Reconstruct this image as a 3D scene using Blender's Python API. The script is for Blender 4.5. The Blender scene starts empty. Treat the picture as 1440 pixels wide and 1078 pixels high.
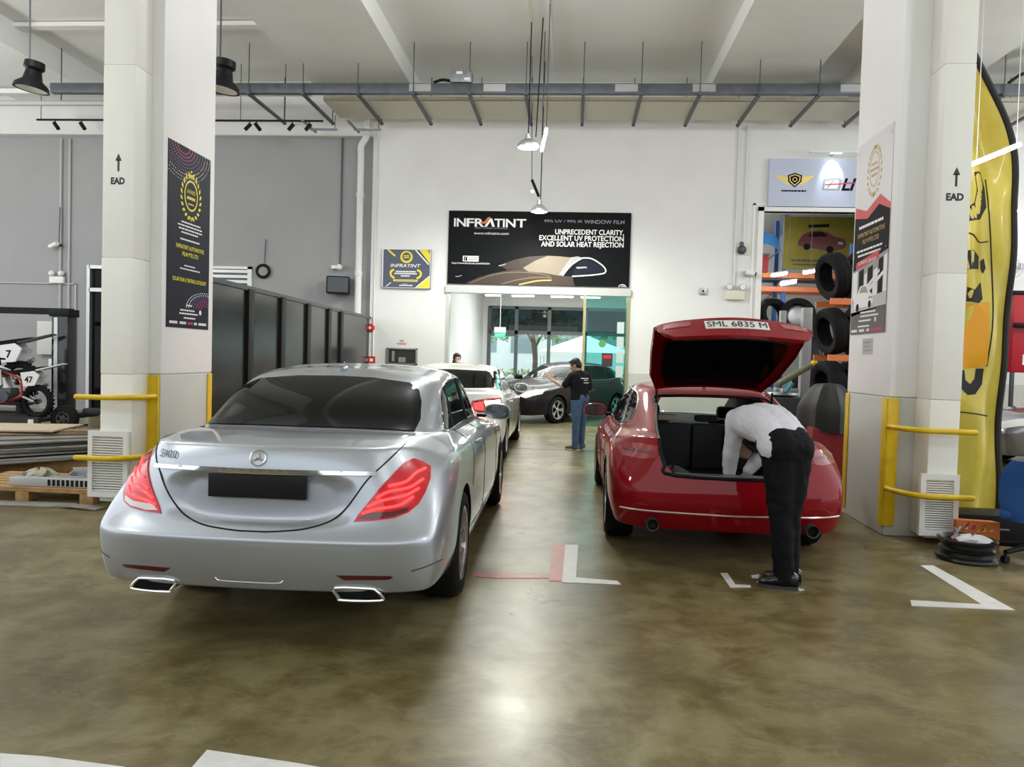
import bpy, bmesh, math, random
from math import sin, cos, pi, radians, sqrt, atan2
from mathutils import Vector, Matrix
from mathutils.bvhtree import BVHTree
from mathutils.geometry import delaunay_2d_cdt
random.seed(7)
S = bpy.context.scene
COL = S.collection

# ------------------------------------------------------------------ camera
CAM_H = 1.57
YAW, PITCH, ROLL, FPX = 0.0770, 0.0341, 0.0282, 1081.0
_f = Vector((-sin(YAW)*cos(PITCH), cos(YAW)*cos(PITCH), -sin(PITCH)))
_r0 = Vector((cos(YAW), sin(YAW), 0)); _u0 = _r0.cross(_f)
_r = _r0*cos(ROLL)+_u0*sin(ROLL); _u = _u0*cos(ROLL)-_r0*sin(ROLL)
cd = bpy.data.cameras.new('camera'); cam = bpy.data.objects.new('camera', cd); COL.objects.link(cam)
cd.sensor_width = 36.0; cd.lens = 36.0*FPX/1440.0; cd.clip_start = 0.05; cd.clip_end = 300
M = Matrix((( _r.x,_u.x,-_f.x,0),(_r.y,_u.y,-_f.y,0),(_r.z,_u.z,-_f.z,CAM_H),(0,0,0,1)))
cam.matrix_world = M
S.camera = cam
CAMP = Vector((0,0,CAM_H))
def pray(px, py): return _f + _r*((px-720)/FPX) - _u*((py-539)/FPX)
def onY(px, py, d): v = pray(px,py); return CAMP + v*(d/v.y)
def onX(px, py, c): v = pray(px,py); return CAMP + v*(c/v.x)
def onZ(px, py, z=0.0): v = pray(px,py); return CAMP + v*((z-CAM_H)/v.z)

# ------------------------------------------------------------------ world, exposure
S.view_settings.view_transform = 'Standard'; S.view_settings.look = 'None'
S.view_settings.exposure = 0.2; S.view_settings.gamma = 1.0
S.view_settings.use_curve_mapping = False
W = bpy.data.worlds.new('overcast_sky'); S.world = W; W.use_nodes = True
nt = W.node_tree; bg = nt.nodes['Background']
bg.inputs[0].default_value = (0.90, 0.96, 1.0, 1); bg.inputs[1].default_value = 1.45
S.cycles.max_bounces = 10; S.cycles.diffuse_bounces = 6; S.cycles.glossy_bounces = 5
S.cycles.transmission_bounces = 8; S.cycles.transparent_max_bounces = 12
S.cycles.use_denoising = True; S.cycles.sample_clamp_indirect = 6.0
S.cycles.caustics_reflective = False; S.cycles.caustics_refractive = False

# ------------------------------------------------------------------ materials
MATS = {}
def mat(name, col=(0.8,0.8,0.8), rough=0.5, metal=0.0, emit=None, es=1.0, coat=0.0, coat_rough=0.03,
        noise=0.0, nscale=6.0, bump=0.0, bscale=60.0, alpha=1.0, trans=0.0, ior=1.45, spec=0.5, col2=None, rnoise=0.0):
    if name in MATS: return MATS[name]
    m = bpy.data.materials.new(name); m.use_nodes = True; MATS[name] = m
    t = m.node_tree; b = t.nodes['Principled BSDF']
    b.inputs['Base Color'].default_value = (*col,1); b.inputs['Roughness'].default_value = rough
    b.inputs['Metallic'].default_value = metal; b.inputs['IOR'].default_value = ior
    b.inputs['Coat Weight'].default_value = coat; b.inputs['Coat Roughness'].default_value = coat_rough
    b.inputs['Alpha'].default_value = alpha; b.inputs['Transmission Weight'].default_value = trans
    b.inputs['Specular IOR Level'].default_value = spec
    if emit:
        b.inputs['Emission Color'].default_value = (*emit,1); b.inputs['Emission Strength'].default_value = es
    tc = None
    if noise or bump or rnoise:
        tc = t.nodes.new('ShaderNodeTexCoord')
    if noise or rnoise:
        n = t.nodes.new('ShaderNodeTexNoise'); n.inputs['Scale'].default_value = nscale; n.inputs['Detail'].default_value = 6
        t.links.new(tc.outputs['Object'], n.inputs['Vector'])
        if noise:
            r = t.nodes.new('ShaderNodeValToRGB'); r.color_ramp.elements[0].position = .3; r.color_ramp.elements[1].position = .7
            a = col2 if col2 else tuple(max(0,c*(1-noise)) for c in col)
            r.color_ramp.elements[0].color = (*a,1); r.color_ramp.elements[1].color = (*col,1)
            t.links.new(n.outputs['Fac'], r.inputs['Fac']); t.links.new(r.outputs['Color'], b.inputs['Base Color'])
        if rnoise:
            mr = t.nodes.new('ShaderNodeMapRange'); mr.inputs[3].default_value = max(0.02,rough-rnoise); mr.inputs[4].default_value = rough+rnoise
            t.links.new(n.outputs['Fac'], mr.inputs[0]); t.links.new(mr.outputs[0], b.inputs['Roughness'])
    if bump:
        n2 = t.nodes.new('ShaderNodeTexNoise'); n2.inputs['Scale'].default_value = bscale; n2.inputs['Detail'].default_value = 4
        t.links.new(tc.outputs['Object'], n2.inputs['Vector'])
        bp = t.nodes.new('ShaderNodeBump'); bp.inputs['Strength'].default_value = bump; bp.inputs['Distance'].default_value = .02
        t.links.new(n2.outputs['Fac'], bp.inputs['Height']); t.links.new(bp.outputs['Normal'], b.inputs['Normal'])
    return m
def glass(name, col, alpha, rough=0.02):
    if name in MATS: return MATS[name]
    m = bpy.data.materials.new(name); m.use_nodes = True; MATS[name] = m
    t = m.node_tree; t.nodes.clear()
    o = t.nodes.new('ShaderNodeOutputMaterial'); tr = t.nodes.new('ShaderNodeBsdfTransparent'); tr.inputs[0].default_value = (*col,1)
    g = t.nodes.new('ShaderNodeBsdfGlossy'); g.inputs['Roughness'].default_value = rough; g.inputs[0].default_value = (1,1,1,1)
    lw = t.nodes.new('ShaderNodeLayerWeight'); lw.inputs[0].default_value = .5
    pw = t.nodes.new('ShaderNodeMath'); pw.operation = 'POWER'; pw.inputs[1].default_value = 5; t.links.new(lw.outputs['Facing'], pw.inputs[0])
    fr = t.nodes.new('ShaderNodeMath'); fr.operation = 'MULTIPLY_ADD'; fr.inputs[1].default_value = .85; fr.inputs[2].default_value = .035; t.links.new(pw.outputs[0], fr.inputs[0])
    mx = t.nodes.new('ShaderNodeMixShader'); 
    t.links.new(fr.outputs[0], mx.inputs[0]); t.links.new(tr.outputs[0], mx.inputs[1]); t.links.new(g.outputs[0], mx.inputs[2])
    t.links.new(mx.outputs[0], o.inputs[0])
    return m

# ------------------------------------------------------------------ mesh builder
class MB:
    def __init__(s): s.v=[]; s.f=[]; s.mi=[]; s.mats=[]
    def m(s, material):
        if material not in s.mats: s.mats.append(material)
        return s.mats.index(material)
    def add(s, vs, fs, material):
        o = len(s.v); i = s.m(material)
        s.v += [tuple(v) for v in vs]
        for f in fs: s.f.append(tuple(o+k for k in f)); s.mi.append(i)
        return s
    def box(s, x0,y0,z0,x1,y1,z1, material, bev=0.0, mtx=None):
        if x1<x0: x0,x1=x1,x0
        if y1<y0: y0,y1=y1,y0
        if z1<z0: z0,z1=z1,z0
        bv = min(bev, (x1-x0)*.45, (y1-y0)*.45, (z1-z0)*.45)
        if bv <= 0:
            vs = [(x,y,z) for z in (z0,z1) for y in (y0,y1) for x in (x0,x1)]
            fs = [(0,2,3,1),(4,5,7,6),(0,1,5,4),(2,6,7,3),(0,4,6,2),(1,3,7,5)]
        else:
            bm = bmesh.new(); bmesh.ops.create_cube(bm, size=1)
            for v in bm.verts: v.co = Vector(((x0+x1)/2+v.co.x*(x1-x0),(y0+y1)/2+v.co.y*(y1-y0),(z0+z1)/2+v.co.z*(z1-z0)))
            bmesh.ops.bevel(bm, geom=bm.edges[:], offset=bv, segments=2, profile=.6, affect='EDGES')
            bm.verts.index_update(); vs = [v.co.copy() for v in bm.verts]; fs = [[v.index for v in f.verts] for f in bm.faces]; bm.free()
        if mtx: vs = [mtx @ Vector(v) for v in vs]
        return s.add(vs, fs, material)
    def prism(s, pts, axis, a, b, material, mtx=None):
        # polygon pts (2D) extruded along axis from a to b; axis x:(y,z) y:(x,z) z:(x,y)
        def P(p,c): return (c,p[0],p[1]) if axis=='x' else (p[0],c,p[1]) if axis=='y' else (p[0],p[1],c)
        n = len(pts); vs = [P(p,a) for p in pts]+[P(p,b) for p in pts]
        if mtx: vs = [mtx @ Vector(v) for v in vs]
        fs = [tuple(range(n))[::-1], tuple(range(n,2*n))]+[(i,(i+1)%n,n+(i+1)%n,n+i) for i in range(n)]
        return s.add(vs, fs, material)
    def tube(s, pts, r, material, seg=8, caps=True, closed=False, flat=None):
        pts = [Vector(p) for p in pts]; n = len(pts); vs=[]; fs=[]
        rs = r if isinstance(r,(list,tuple)) else [r]*n
        nrm = None
        for i,p in enumerate(pts):
            a = pts[(i-1)%n] if (i>0 or closed) else pts[0]; b = pts[(i+1)%n] if (i<n-1 or closed) else pts[-1]
            t = (b-a).normalized() if (b-a).length>1e-9 else Vector((0,0,1))
            if nrm is None:
                nrm = t.cross(Vector((0,0,1)) if abs(t.z)<.9 else Vector((1,0,0))).normalized()
            else:
                nrm = (nrm - t*nrm.dot(t)); nrm = nrm.normalized() if nrm.length>1e-6 else t.orthogonal().normalized()
            bi = t.cross(nrm)
            for k in range(seg):
                an = 2*pi*k/seg
                e2 = flat if flat else 1.0
                vs.append(p + (nrm*cos(an) + bi*sin(an)*e2)*rs[i])
        m = n if closed else n-1
        for i in range(m):
            j=(i+1)%n
            for k in range(seg): fs.append((i*seg+k, i*seg+(k+1)%seg, j*seg+(k+1)%seg, j*seg+k))
        if caps and not closed:
            fs.append(tuple(range(seg))[::-1]); fs.append(tuple((n-1)*seg+k for k in range(seg)))
        return s.add(vs, fs, material)
    def cyl(s, p0, p1, r, material, seg=16, r1=None):
        return s.tube([p0,p1], [r, r if r1 is None else r1], material, seg)
    def lathe(s, prof, material, seg=24, mtx=None, arc=2*pi):
        # prof: list (r, h) revolved about local z
        n=len(prof); vs=[]; fs=[]; full = abs(arc-2*pi)<1e-6; k2 = seg if full else seg+1
        for i in range(k2):
            a = arc*i/seg
            for r,h in prof: vs.append(Vector((r*cos(a), r*sin(a), h)))
        if mtx: vs=[mtx@v for v in vs]
        for i in range(seg):
            j=(i+1)%k2
            for k in range(n-1):
                fs.append((i*n+k, j*n+k, j*n+k+1, i*n+k+1))
        return s.add(vs, fs, material)
    def sphere(s, c, r, material, seg=16, rings=10, mtx=None):
        rx,ry,rz = (r,r,r) if not isinstance(r,(tuple,list)) else r
        vs=[];fs=[]
        for i in range(rings+1):
            th=pi*i/rings
            for k in range(seg):
                ph=2*pi*k/seg; vs.append(Vector((rx*sin(th)*cos(ph), ry*sin(th)*sin(ph), rz*cos(th))))
        if mtx: vs=[mtx@v for v in vs]
        vs=[v+Vector(c) for v in vs]
        for i in range(rings):
            for k in range(seg): fs.append((i*seg+k,(i+1)*seg+k,(i+1)*seg+(k+1)%seg,i*seg+(k+1)%seg))
        return s.add(vs, fs, material)
    def quad(s, a,b,c,d, material): return s.add([a,b,c,d],[(0,1,2,3)],material)
    def grid(s, fn, nu, nv, material, flip=False):
        vs=[fn(i/nu,j/nv) for i in range(nu+1) for j in range(nv+1)]
        fs=[]
        for i in range(nu):
            for j in range(nv):
                q=(i*(nv+1)+j,(i+1)*(nv+1)+j,(i+1)*(nv+1)+j+1,i*(nv+1)+j+1); fs.append(q[::-1] if flip else q)
        return s.add(vs,fs,material)
    def mesh(s, name, smooth=True, weld=0.0):
        me = bpy.data.meshes.new(name); me.from_pydata(s.v, [], s.f)
        for m_ in s.mats: me.materials.append(m_)
        me.polygons.foreach_set('material_index', s.mi)
        if weld:
            bm=bmesh.new(); bm.from_mesh(me); bmesh.ops.remove_doubles(bm, verts=bm.verts, dist=weld); bmesh.ops.recalc_face_normals(bm, faces=bm.faces); bm.to_mesh(me); bm.free()
        if smooth: autosmooth(me)
        me.update(); return me
    def build(s, name, parent=None, smooth=True, loc=None, weld=0.0):
        return link(name, s.mesh(name, smooth, weld), parent, loc)
def autosmooth(me, ang=38):
    me.polygons.foreach_set('use_smooth', [True]*len(me.polygons))
    me.set_sharp_from_angle(angle=radians(ang))
def link(name, me, parent=None, loc=None):
    o = bpy.data.objects.new(name, me); COL.objects.link(o)
    if parent: o.parent = parent
    if loc: o.location = loc
    return o
def thing(name, label, cat, loc=(0,0,0), rotz=0.0, group=None):
    o = bpy.data.objects.new(name, None); COL.objects.link(o); o.empty_display_size = .1
    o.location = loc; o.rotation_euler = (0,0,rotz); o['label']=label; o['category']=cat
    if group: o['group']=group
    return o
def tag(o, label, cat, group=None, kind=None):
    o['label']=label; o['category']=cat
    if group: o['group']=group
    if kind: o['kind']=kind
    return o
def struct(name, mb, smooth=False, label=None):
    o = mb.build(name, None, smooth); o['kind']='structure'
    return o
def dup(root, loc=None, rot=None, label=None, group=None):
    r = root.copy(); COL.objects.link(r)
    if loc is not None: r.location = loc
    if rot is not None: r.rotation_euler = rot if isinstance(rot,tuple) else (0,0,rot)
    if label: r['label']=label
    if group: r['group']=group
    for ch in list(root.children):
        c = ch.copy(); COL.objects.link(c); c.parent = r
        for g in list(ch.children):
            d = g.copy(); COL.objects.link(d); d.parent = c
    return r
def text_into(mb, txt, place, size, material, align='LEFT', extrude=0.0, shear=0.0, sx=1.0, bold=0.0, fit=None):
    """set text as flat mesh: place(u,v)->3D point; u,v in metres from the anchor"""
    cu = bpy.data.curves.new('t','FONT'); cu.body = txt; cu.size = size; cu.align_x = align; cu.shear = shear; cu.offset = bold*size; cu.resolution_u = 3
    o = bpy.data.objects.new('t', cu); me = bpy.data.meshes.new_from_object(o)
    vs = [(v.co.x*sx, v.co.y) for v in me.vertices]
    if fit and vs:
        x0=min(v[0] for v in vs); x1=max(v[0] for v in vs); k=fit/max(1e-6,x1-x0); ref = x0 if align=='LEFT' else (x1 if align=='RIGHT' else (x0+x1)/2)
        base = 0.0 if align!='LEFT' else 0.0
        vs=[((v[0]-ref)*k+base, v[1]) for v in vs]
    mb.add([place(*v) for v in vs], [tuple(p.vertices) for p in me.polygons], material)
    bpy.data.objects.remove(o); bpy.data.curves.remove(cu); bpy.data.meshes.remove(me)
def lerp(a,b,t): return a+(b-a)*t
def interp(tab, x):
    if x<=tab[0][0]: return tab[0][1]
    for (a,b),(c,d) in zip(tab,tab[1:]):
        if x<=c: return b+(d-b)*(x-a)/(c-a)
    return tab[-1][1]
def spline(pts, n=8, closed=False):
    P=[Vector(p) for p in pts]; out=[]; N=len(P); m = N if closed else N-1
    for i in range(m):
        p1,p2=P[i],P[(i+1)%N]; p0=P[(i-1)%N] if (i>0 or closed) else p1*2-p2; p3=P[(i+2)%N] if (i+2<N or closed) else p2*2-p1
        for k in range(n):
            t=k/n; out.append(.5*((2*p1)+(p2-p0)*t+(2*p0-5*p1+4*p2-p3)*t*t+(3*p1-p0-3*p2+p3)*t**3))
    if not closed: out.append(P[-1])
    return out
mat('black_plastic',(0.006,0.006,0.007),.5,spec=.25); mat('rubber',(0.010,0.010,0.011),.75,spec=.2,bump=.1,bscale=40)
mat('mirror',(.25,.27,.27),.04,1.0); mat('chrome',(.85,.85,.85),.16,1.0); mat('alloy',(.62,.62,.63),.28,1.0)
mat('silver_paint',(.47,.505,.555),.36,.65,coat=1.0); mat('dark_glass',(.005,.006,.006),.03,0,spec=.16)
mat('red_paint',(.26,.001,.006),.5,.1,coat=.55,spec=.1); mat('white_paint',(.82,.80,.74),.35,coat=1.0)
mat('grey_paint',(.012,.008,.012),.45,.0,coat=.4,spec=.15); mat('seam_black',(.006,.006,.007),.6)
mat('lamp_red',(.32,.004,.012),.08,coat=1.0); mat('lamp_red_lit',(.32,.004,.012),.08,coat=.45,emit=(1,.006,.015),es=.20); mat('lamp_red_dark',(.10,.002,.006),.10,coat=1.0)
mat('lamp_glow',(.8,.02,.02),.3,emit=(1.0,.03,.03),es=3.2); mat('lamp_core',(1,.3,.25),.3,emit=(1.0,.13,.08),es=40.0)
mat('lamp_clear',(.75,.72,.72),.12,coat=1.0); mat('plate_black',(.004,.004,.005),.45)
def light(name,kind,loc,energy,col=(1,1,1),size=.3,rot=None,sy=None,spot=None):
    l=bpy.data.lights.new(name,kind); l.energy=energy; l.color=col
    if kind=='AREA':
        l.size=size
        if sy: l.shape='RECTANGLE'; l.size_y=sy
    elif kind in('POINT','SPOT'): l.shadow_soft_size=size
    if spot: l.spot_size=spot; l.spot_blend=.5
    o=bpy.data.objects.new(name,l); COL.objects.link(o); o.location=loc
    if rot: o.rotation_euler=rot
    return o
# added fill lights out of view, brightening ceiling, walls and column fronts
for i,(x,y,z,e) in enumerate([(-7.5,2.0,5.0,260),(6.5,2.0,5.0,230),(-8.0,8.5,6.6,220),(-1.0,10.5,6.7,180),(8.0,9.0,6.6,220),(-13.0,12.0,5.0,260),(11.5,12.5,5.0,330)]):
    light('ceiling_lamp_%d'%i,'POINT',(x,y,z),e,(.98,.99,1),.35)
light('showroom_lamp','AREA',(0,21.5,3.6),260,(.96,1,.96),4.0,sy=4.0)
light('store_lamp','AREA',(6.2,20.8,5.4),14,(1,.97,.92),1.2,sy=.3)
light('highbay_front_light','SPOT',(-.95,14.3,5.40),650,(.97,1,.92),.5,rot=(0,0,0),spot=radians(165))
light('highbay_back_light','SPOT',(-.79,16.3,4.60),140,(1,.98,.86),.14,rot=(0,0,0),spot=radians(160))
sun=light('sun','SUN',(0,60,40),5.5,(1,.98,.94),rot=(radians(-32),0,radians(8))); sun.data.angle=radians(3)
# ------------------------------------------------------------------ setting
WY = 17.6                                   # front face of the far wall
WW = mat('wall_white',(.80,.80,.785),.6,noise=.05,nscale=1.3,bump=.03,bscale=30)
WG = mat('wall_grey',(.35,.35,.355),.65,noise=.07,nscale=1.1,bump=.03,bscale=30)
DA = mat('dado_grey',(.60,.61,.56),.55,noise=.06,nscale=2.0)
CW = mat('column_white',(.91,.91,.89),.5,noise=.04,nscale=1.5)
CE = mat('ceiling_white',(.84,.85,.83),.7,noise=.06,nscale=.7)
TW = mat('trim_white',(.84,.84,.82),.4); YE = mat('yellow_paint',(.85,.56,.01),.35,noise=.18,nscale=9)
AL = mat('aluminium',(.55,.56,.57),.35,.8); DK = mat('dark_metal',(.09,.10,.11),.45,.6)
GALV = mat('galvanised',(.33,.35,.37),.42,.75,noise=.2,nscale=12); BK = MATS['black_plastic']; RU = MATS['rubber']
def floor_material():
    m = bpy.data.materials.new('polished_concrete'); m.use_nodes=True; t=m.node_tree; b=t.nodes['Principled BSDF']; N=t.nodes.new; Lk=t.links.new
    tc=N('ShaderNodeTexCoord')
    def noise(sc,det,dist=0.0,stretch=None):
        n=N('ShaderNodeTexNoise'); n.inputs['Scale'].default_value=sc; n.inputs['Detail'].default_value=det; n.inputs['Distortion'].default_value=dist; n.inputs['Roughness'].default_value=.62
        if stretch:
            mp=N('ShaderNodeMapping'); mp.inputs['Scale'].default_value=stretch; Lk(tc.outputs['Object'],mp.inputs[0]); Lk(mp.outputs[0],n.inputs['Vector'])
        else: Lk(tc.outputs['Object'],n.inputs['Vector'])
        return n
    def ramp(n,stops):
        r=N('ShaderNodeValToRGB'); e=r.color_ramp.elements
        while len(e)<len(stops): e.new(.5)
        for k,(p,c) in zip(e,stops): k.position=p; k.color=(*c,1)
        Lk(n.outputs['Fac'],r.inputs['Fac']); return r
    def mix(a,b2,f,mode='MIX'):
        x=N('ShaderNodeMix'); x.data_type='RGBA'; x.blend_type=mode; Lk(a,x.inputs[6]); Lk(b2,x.inputs[7])
        if isinstance(f,float): x.inputs[0].default_value=f
        else: Lk(f,x.inputs[0])
        return x.outputs[2]
    base=ramp(noise(.42,6,.3),[(.30,(.150,.116,.046)),(.5,(.226,.188,.090)),(.72,(.310,.275,.160))])
    fine=ramp(noise(3.6,11,.35),[(.36,(.60,.55,.42)),(.52,(.97,.97,.95)),(.7,(1.10,1.10,1.10))])
    c=mix(base.outputs[0],fine.outputs[0],1.0,'MULTIPLY')
    st=ramp(noise(1.5,11,.45),[(.45,(0,0,0)),(.60,(1,1,1))])
    vein=ramp(noise(2.4,12,.5,(1,1.8,1)),[(.47,(0,0,0)),(.5,(1,1,1)),(.53,(0,0,0))])
    speck=ramp(noise(26,3),[(.66,(0,0,0)),(.72,(1,1,1))])
    dark=N('ShaderNodeRGB'); dark.outputs[0].default_value=(.110,.082,.028,1)
    lite=N('ShaderNodeRGB'); lite.outputs[0].default_value=(.46,.43,.33,1)
    sf=N('ShaderNodeMath'); sf.operation='MULTIPLY'; sf.inputs[1].default_value=.80; Lk(st.outputs[0],sf.inputs[0])
    vf=N('ShaderNodeMath'); vf.operation='MULTIPLY'; vf.inputs[1].default_value=.10; Lk(vein.outputs[0],vf.inputs[0])
    kf=N('ShaderNodeMath'); kf.operation='MULTIPLY'; kf.inputs[1].default_value=.25; Lk(speck.outputs[0],kf.inputs[0])
    c=mix(c,dark.outputs[0],sf.outputs[0]); c=mix(c,lite.outputs[0],vf.outputs[0]); c=mix(c,dark.outputs[0],kf.outputs[0])
    Lk(c,b.inputs['Base Color'])
    mr=N('ShaderNodeMapRange'); mr.inputs[3].default_value=.20; mr.inputs[4].default_value=.42; Lk(noise(1.7,5).outputs['Fac'],mr.inputs[0]); Lk(mr.outputs[0],b.inputs['Roughness'])
    b.inputs['Specular IOR Level'].default_value=.32
    nb=noise(18,4); bp=N('ShaderNodeBump'); bp.inputs['Strength'].default_value=.05; bp.inputs['Distance'].default_value=.01; Lk(nb.outputs['Fac'],bp.inputs['Height']); Lk(bp.outputs[0],b.inputs['Normal'])
    MATS['floor']=m; return m
FL=floor_material()
m=MB(); m.box(-18,-7,-.3,15,26.2,0,FL); struct('floor',m)
m=MB(); m.quad((-60,26.2,-.02),(60,26.2,-.02),(60,120,-.02),(-60,120,-.02),mat('pavement',(.45,.45,.43),.8,noise=.2,nscale=.8)); struct('ground',m)
m=MB(); m.quad((-60,-90,-.02),(60,-90,-.02),(60,-7,-.02),(-60,-7,-.02),MATS['pavement']); m.quad((-60,-7,-.02),(-18,-7,-.02),(-18,26.2,-.02),(-60,26.2,-.02),MATS['pavement']); m.quad((15,-7,-.02),(60,-7,-.02),(60,26.2,-.02),(15,26.2,-.02),MATS['pavement']); struct('ground_outside',m)
m=MB(); m.box(-18,-5,7.8,15,18.2,8.1,CE); struct('ceiling',m)
for i,(x0,x1,zb) in enumerate([(-13.2,-11.0,7.28),(-5.8,-3.65,7.38),(2.76,4.7,7.44),(5.65,7.6,7.25),(10.4,12.2,7.35)]):
    m=MB(); m.box(x0,-5,zb,x1,17.6,7.81,CE); struct('trim_beam_%d'%(i+1),m)
# far wall, white half with two openings, grey half with a door
D1=(-2.88,1.22,3.03); D2=(4.13,7.2,4.97)
def wall_x(name,x0,x1,y0,y1,ztop,main,dado=None,holes=(),zd=1.28):
    m=MB(); xs=x0
    for a,b_,z in sorted(holes)+[(x1,x1,0)]:
        if dado and a>xs: m.box(xs,y0,0,a,y1,zd,dado); m.box(xs,y0,zd,a,y1,ztop,main)
        elif a>xs: m.box(xs,y0,0,a,y1,ztop,main)
        if b_>a: m.box(a,y0,z,b_,y1,ztop,main)
        xs=b_
    return struct(name,m)
wall_x('wall_back',-4.72,15,WY,WY+.2,7.8,WW,DA,[D1,D2])
wall_x('wall_grey',-18,-4.72,WY+.12,WY+.32,6.56,WG,None,[(-11.66,-10.7,3.49)])
m=MB(); m.box(-18,WY-.05,6.56,-4.72,WY+.4,7.8,WW); struct('trim_grey_wall_head',m)
m=MB(); m.box(-18,-5.2,0,15,-5,3.0,mat('wall_rear_grey',(.16,.16,.16),.7)); struct('wall_rear',m)  # added unseen low wall: darkens the cars' lower reflections, daylight passes above
# door frames
m=MB()
for a,b_ in ((-11.66,-11.58),(-10.78,-10.7)): m.box(a,WY+.05,0,b_,WY+.3,3.49,AL)
m.box(-11.6,WY+.05,3.41,-10.7,WY+.3,3.49,AL); m.box(-11.6,WY+.05,2.86,-10.7,WY+.3,2.95,AL)
o=struct('door_1',m); m=MB(); m.box(-11.58,WY+.16,.02,-10.78,WY+.2,2.86,MATS['dark_glass']); m.box(-11.58,WY+.16,2.95,-10.78,WY+.2,3.41,MATS['dark_glass']); m.build('pane',o)
m=MB()
m.box(4.03,WY-.05,0,4.15,WY+.25,5.06,TW); m.box(4.03,WY-.05,4.97,7.3,WY+.25,5.06,TW); m.box(3.92,WY-.025,0,3.97,WY,5.14,TW); m.box(3.92,WY-.025,5.10,7.3,WY,5.14,TW); struct('trim_store_door',m)
m=MB(); m.box(-2.95,WY-.06,3.02,1.28,WY+.24,3.17,mat('frame_silver',(.62,.62,.60),.35,.5)); struct('trim_showroom_head',m)
m=MB(); m.box(-2.93,WY-.01,0,-2.86,WY+.22,3.03,MATS['frame_silver']); m.box(1.2,WY-.03,0,1.26,WY+.22,3.03,mat('brass',(.62,.52,.28),.35,.7)); struct('trim_showroom_jamb',m)
# columns
for nm,x0,x1,sg in (('column_left',-4.52,-4.1,1),('column_right',2.95,3.43,-1)):
    m=MB(); m.box(x0,7.4,0,x1,8.5,1.30,DA,.02); m.box(x0,7.4,1.30,x1,8.5,7.8,CW,.02); o=struct(nm,m,True)
# showroom behind the far wall
SWm=mat('showroom_white',(.84,.85,.85),.5)
m=MB(); m.box(-3.25,WY+.2,0,-3.05,26,3.75,SWm); struct('wall_showroom_left',m)
m=MB(); m.box(4.0,WY+.2,0,4.12,26,3.75,SWm); struct('wall_showroom_right',m)
m=MB(); m.box(-3.25,WY+.2,3.7,4.1,26.2,3.9,SWm); struct('ceiling_showroom',m)
# glazed street front of the showroom
FR=mat('facade_frame',(.13,.15,.16),.4,.3)
FY=26.0; X=[onY(p,470,FY).x for p in (688,726,772,823)]+[3.95]
m=MB(); m.box(-3.1,FY,0,X[0],FY+.2,3.7,SWm); m.box(X[0],FY,3.28,4.1,FY+.2,3.7,SWm); struct('wall_street',m)
m=MB()
for i,x in enumerate(X): m.box(x-.06,FY-.03,0,x+.06,FY+.1,3.28,FR)
m.box(X[0],FY-.03,3.2,X[-1],FY+.1,3.30,FR); m.box(X[0],FY-.03,2.36,X[-1],FY+.1,2.48,FR); m.box(X[0]+.06,FY-.02,2.28,X[1]-.05,FY+.1,2.37,FR)
o=struct('window_1',m)
m=MB(); GT=glass('tinted_pane',(.10,.16,.17),1); GC=glass('clear_pane',(.90,.97,.95),1)
for a,b_ in zip(X,X[1:]): m.box(a+.06,FY+.02,2.48,b_-.06,FY+.03,3.2,GT); m.box(a+.06,FY+.02,.02,b_-.06,FY+.03,2.36,GC)
m.build('pane',o)
# store room behind the right-hand opening
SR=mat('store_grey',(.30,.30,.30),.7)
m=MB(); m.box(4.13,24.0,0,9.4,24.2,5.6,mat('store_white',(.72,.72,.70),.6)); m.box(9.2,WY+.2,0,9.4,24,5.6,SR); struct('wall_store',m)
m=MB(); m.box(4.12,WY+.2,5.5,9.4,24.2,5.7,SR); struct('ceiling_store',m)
# floor joint and mat strip at the showroom threshold
m=MB(); m.box(-2.9,13.18,0,1.9,13.2,.003,mat('joint_dark',(.10,.10,.08),.6)); m.box(-2.9,WY-.02,0,1.25,WY+.22,.004,MATS['joint_dark']); struct('trim_floor_joint',m)
# ------------------------------------------------------------------ car bodies: rings of points, smoothed, wheel wells cut out
TS = [0,.08,.17,.27,.38,.5,.62,.74,.85,.93,1.0]
def ring_pts(L, r, taper):
    w,yr,yf = r['w'],r['yr'],r['yf']; br,rc,bf,rf = r.get('br',.05),r.get('rc',.22),r.get('bf',.1),r.get('rf',.3)
    zr,zf,zs = r['zr'],r['zf'],r['z']
    tp = (lambda y: interp(taper, y/L)) if r.get('tap',1) else (lambda y: 1.0)
    wr,wf = r.get('wr',w*tp(yr)), r.get('wf',w*tp(yf))
    pts=[]
    ys0, ys1 = yr+br+rc, yf-bf-rf
    zside = lambda t: interp([(i/(len(zs)-1),z) for i,z in enumerate(zs)], t)
    zc = r.get('zc', lerp(zr,zside(0),.5)); zcf = r.get('zcf', lerp(zf,zside(1),.5))
    pts += [(0,yr,zr),(wr*.42,yr+br*.18,zr),(wr*.74,yr+br*.55,lerp(zr,zc,.3)),(wr*.93,yr+br+rc*.22,zc)]
    for t in TS:
        y = lerp(ys0,ys1,t); x = w*tp(y)
        if t==0: x=lerp(x,wr,.35)
        if t==1: x=lerp(x,wf,.35)
        if 'x' in r: x *= interp(r['x'], t)
        pts.append((x,y,zside(t)))
    pts += [(wf*.93,yf-bf-rf*.22,zcf),(wf*.74,yf-bf*.55,lerp(zf,zcf,.3)),(wf*.42,yf-bf*.18,zf),(0,yf,zf)]
    return [list(p) for p in pts]
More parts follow.
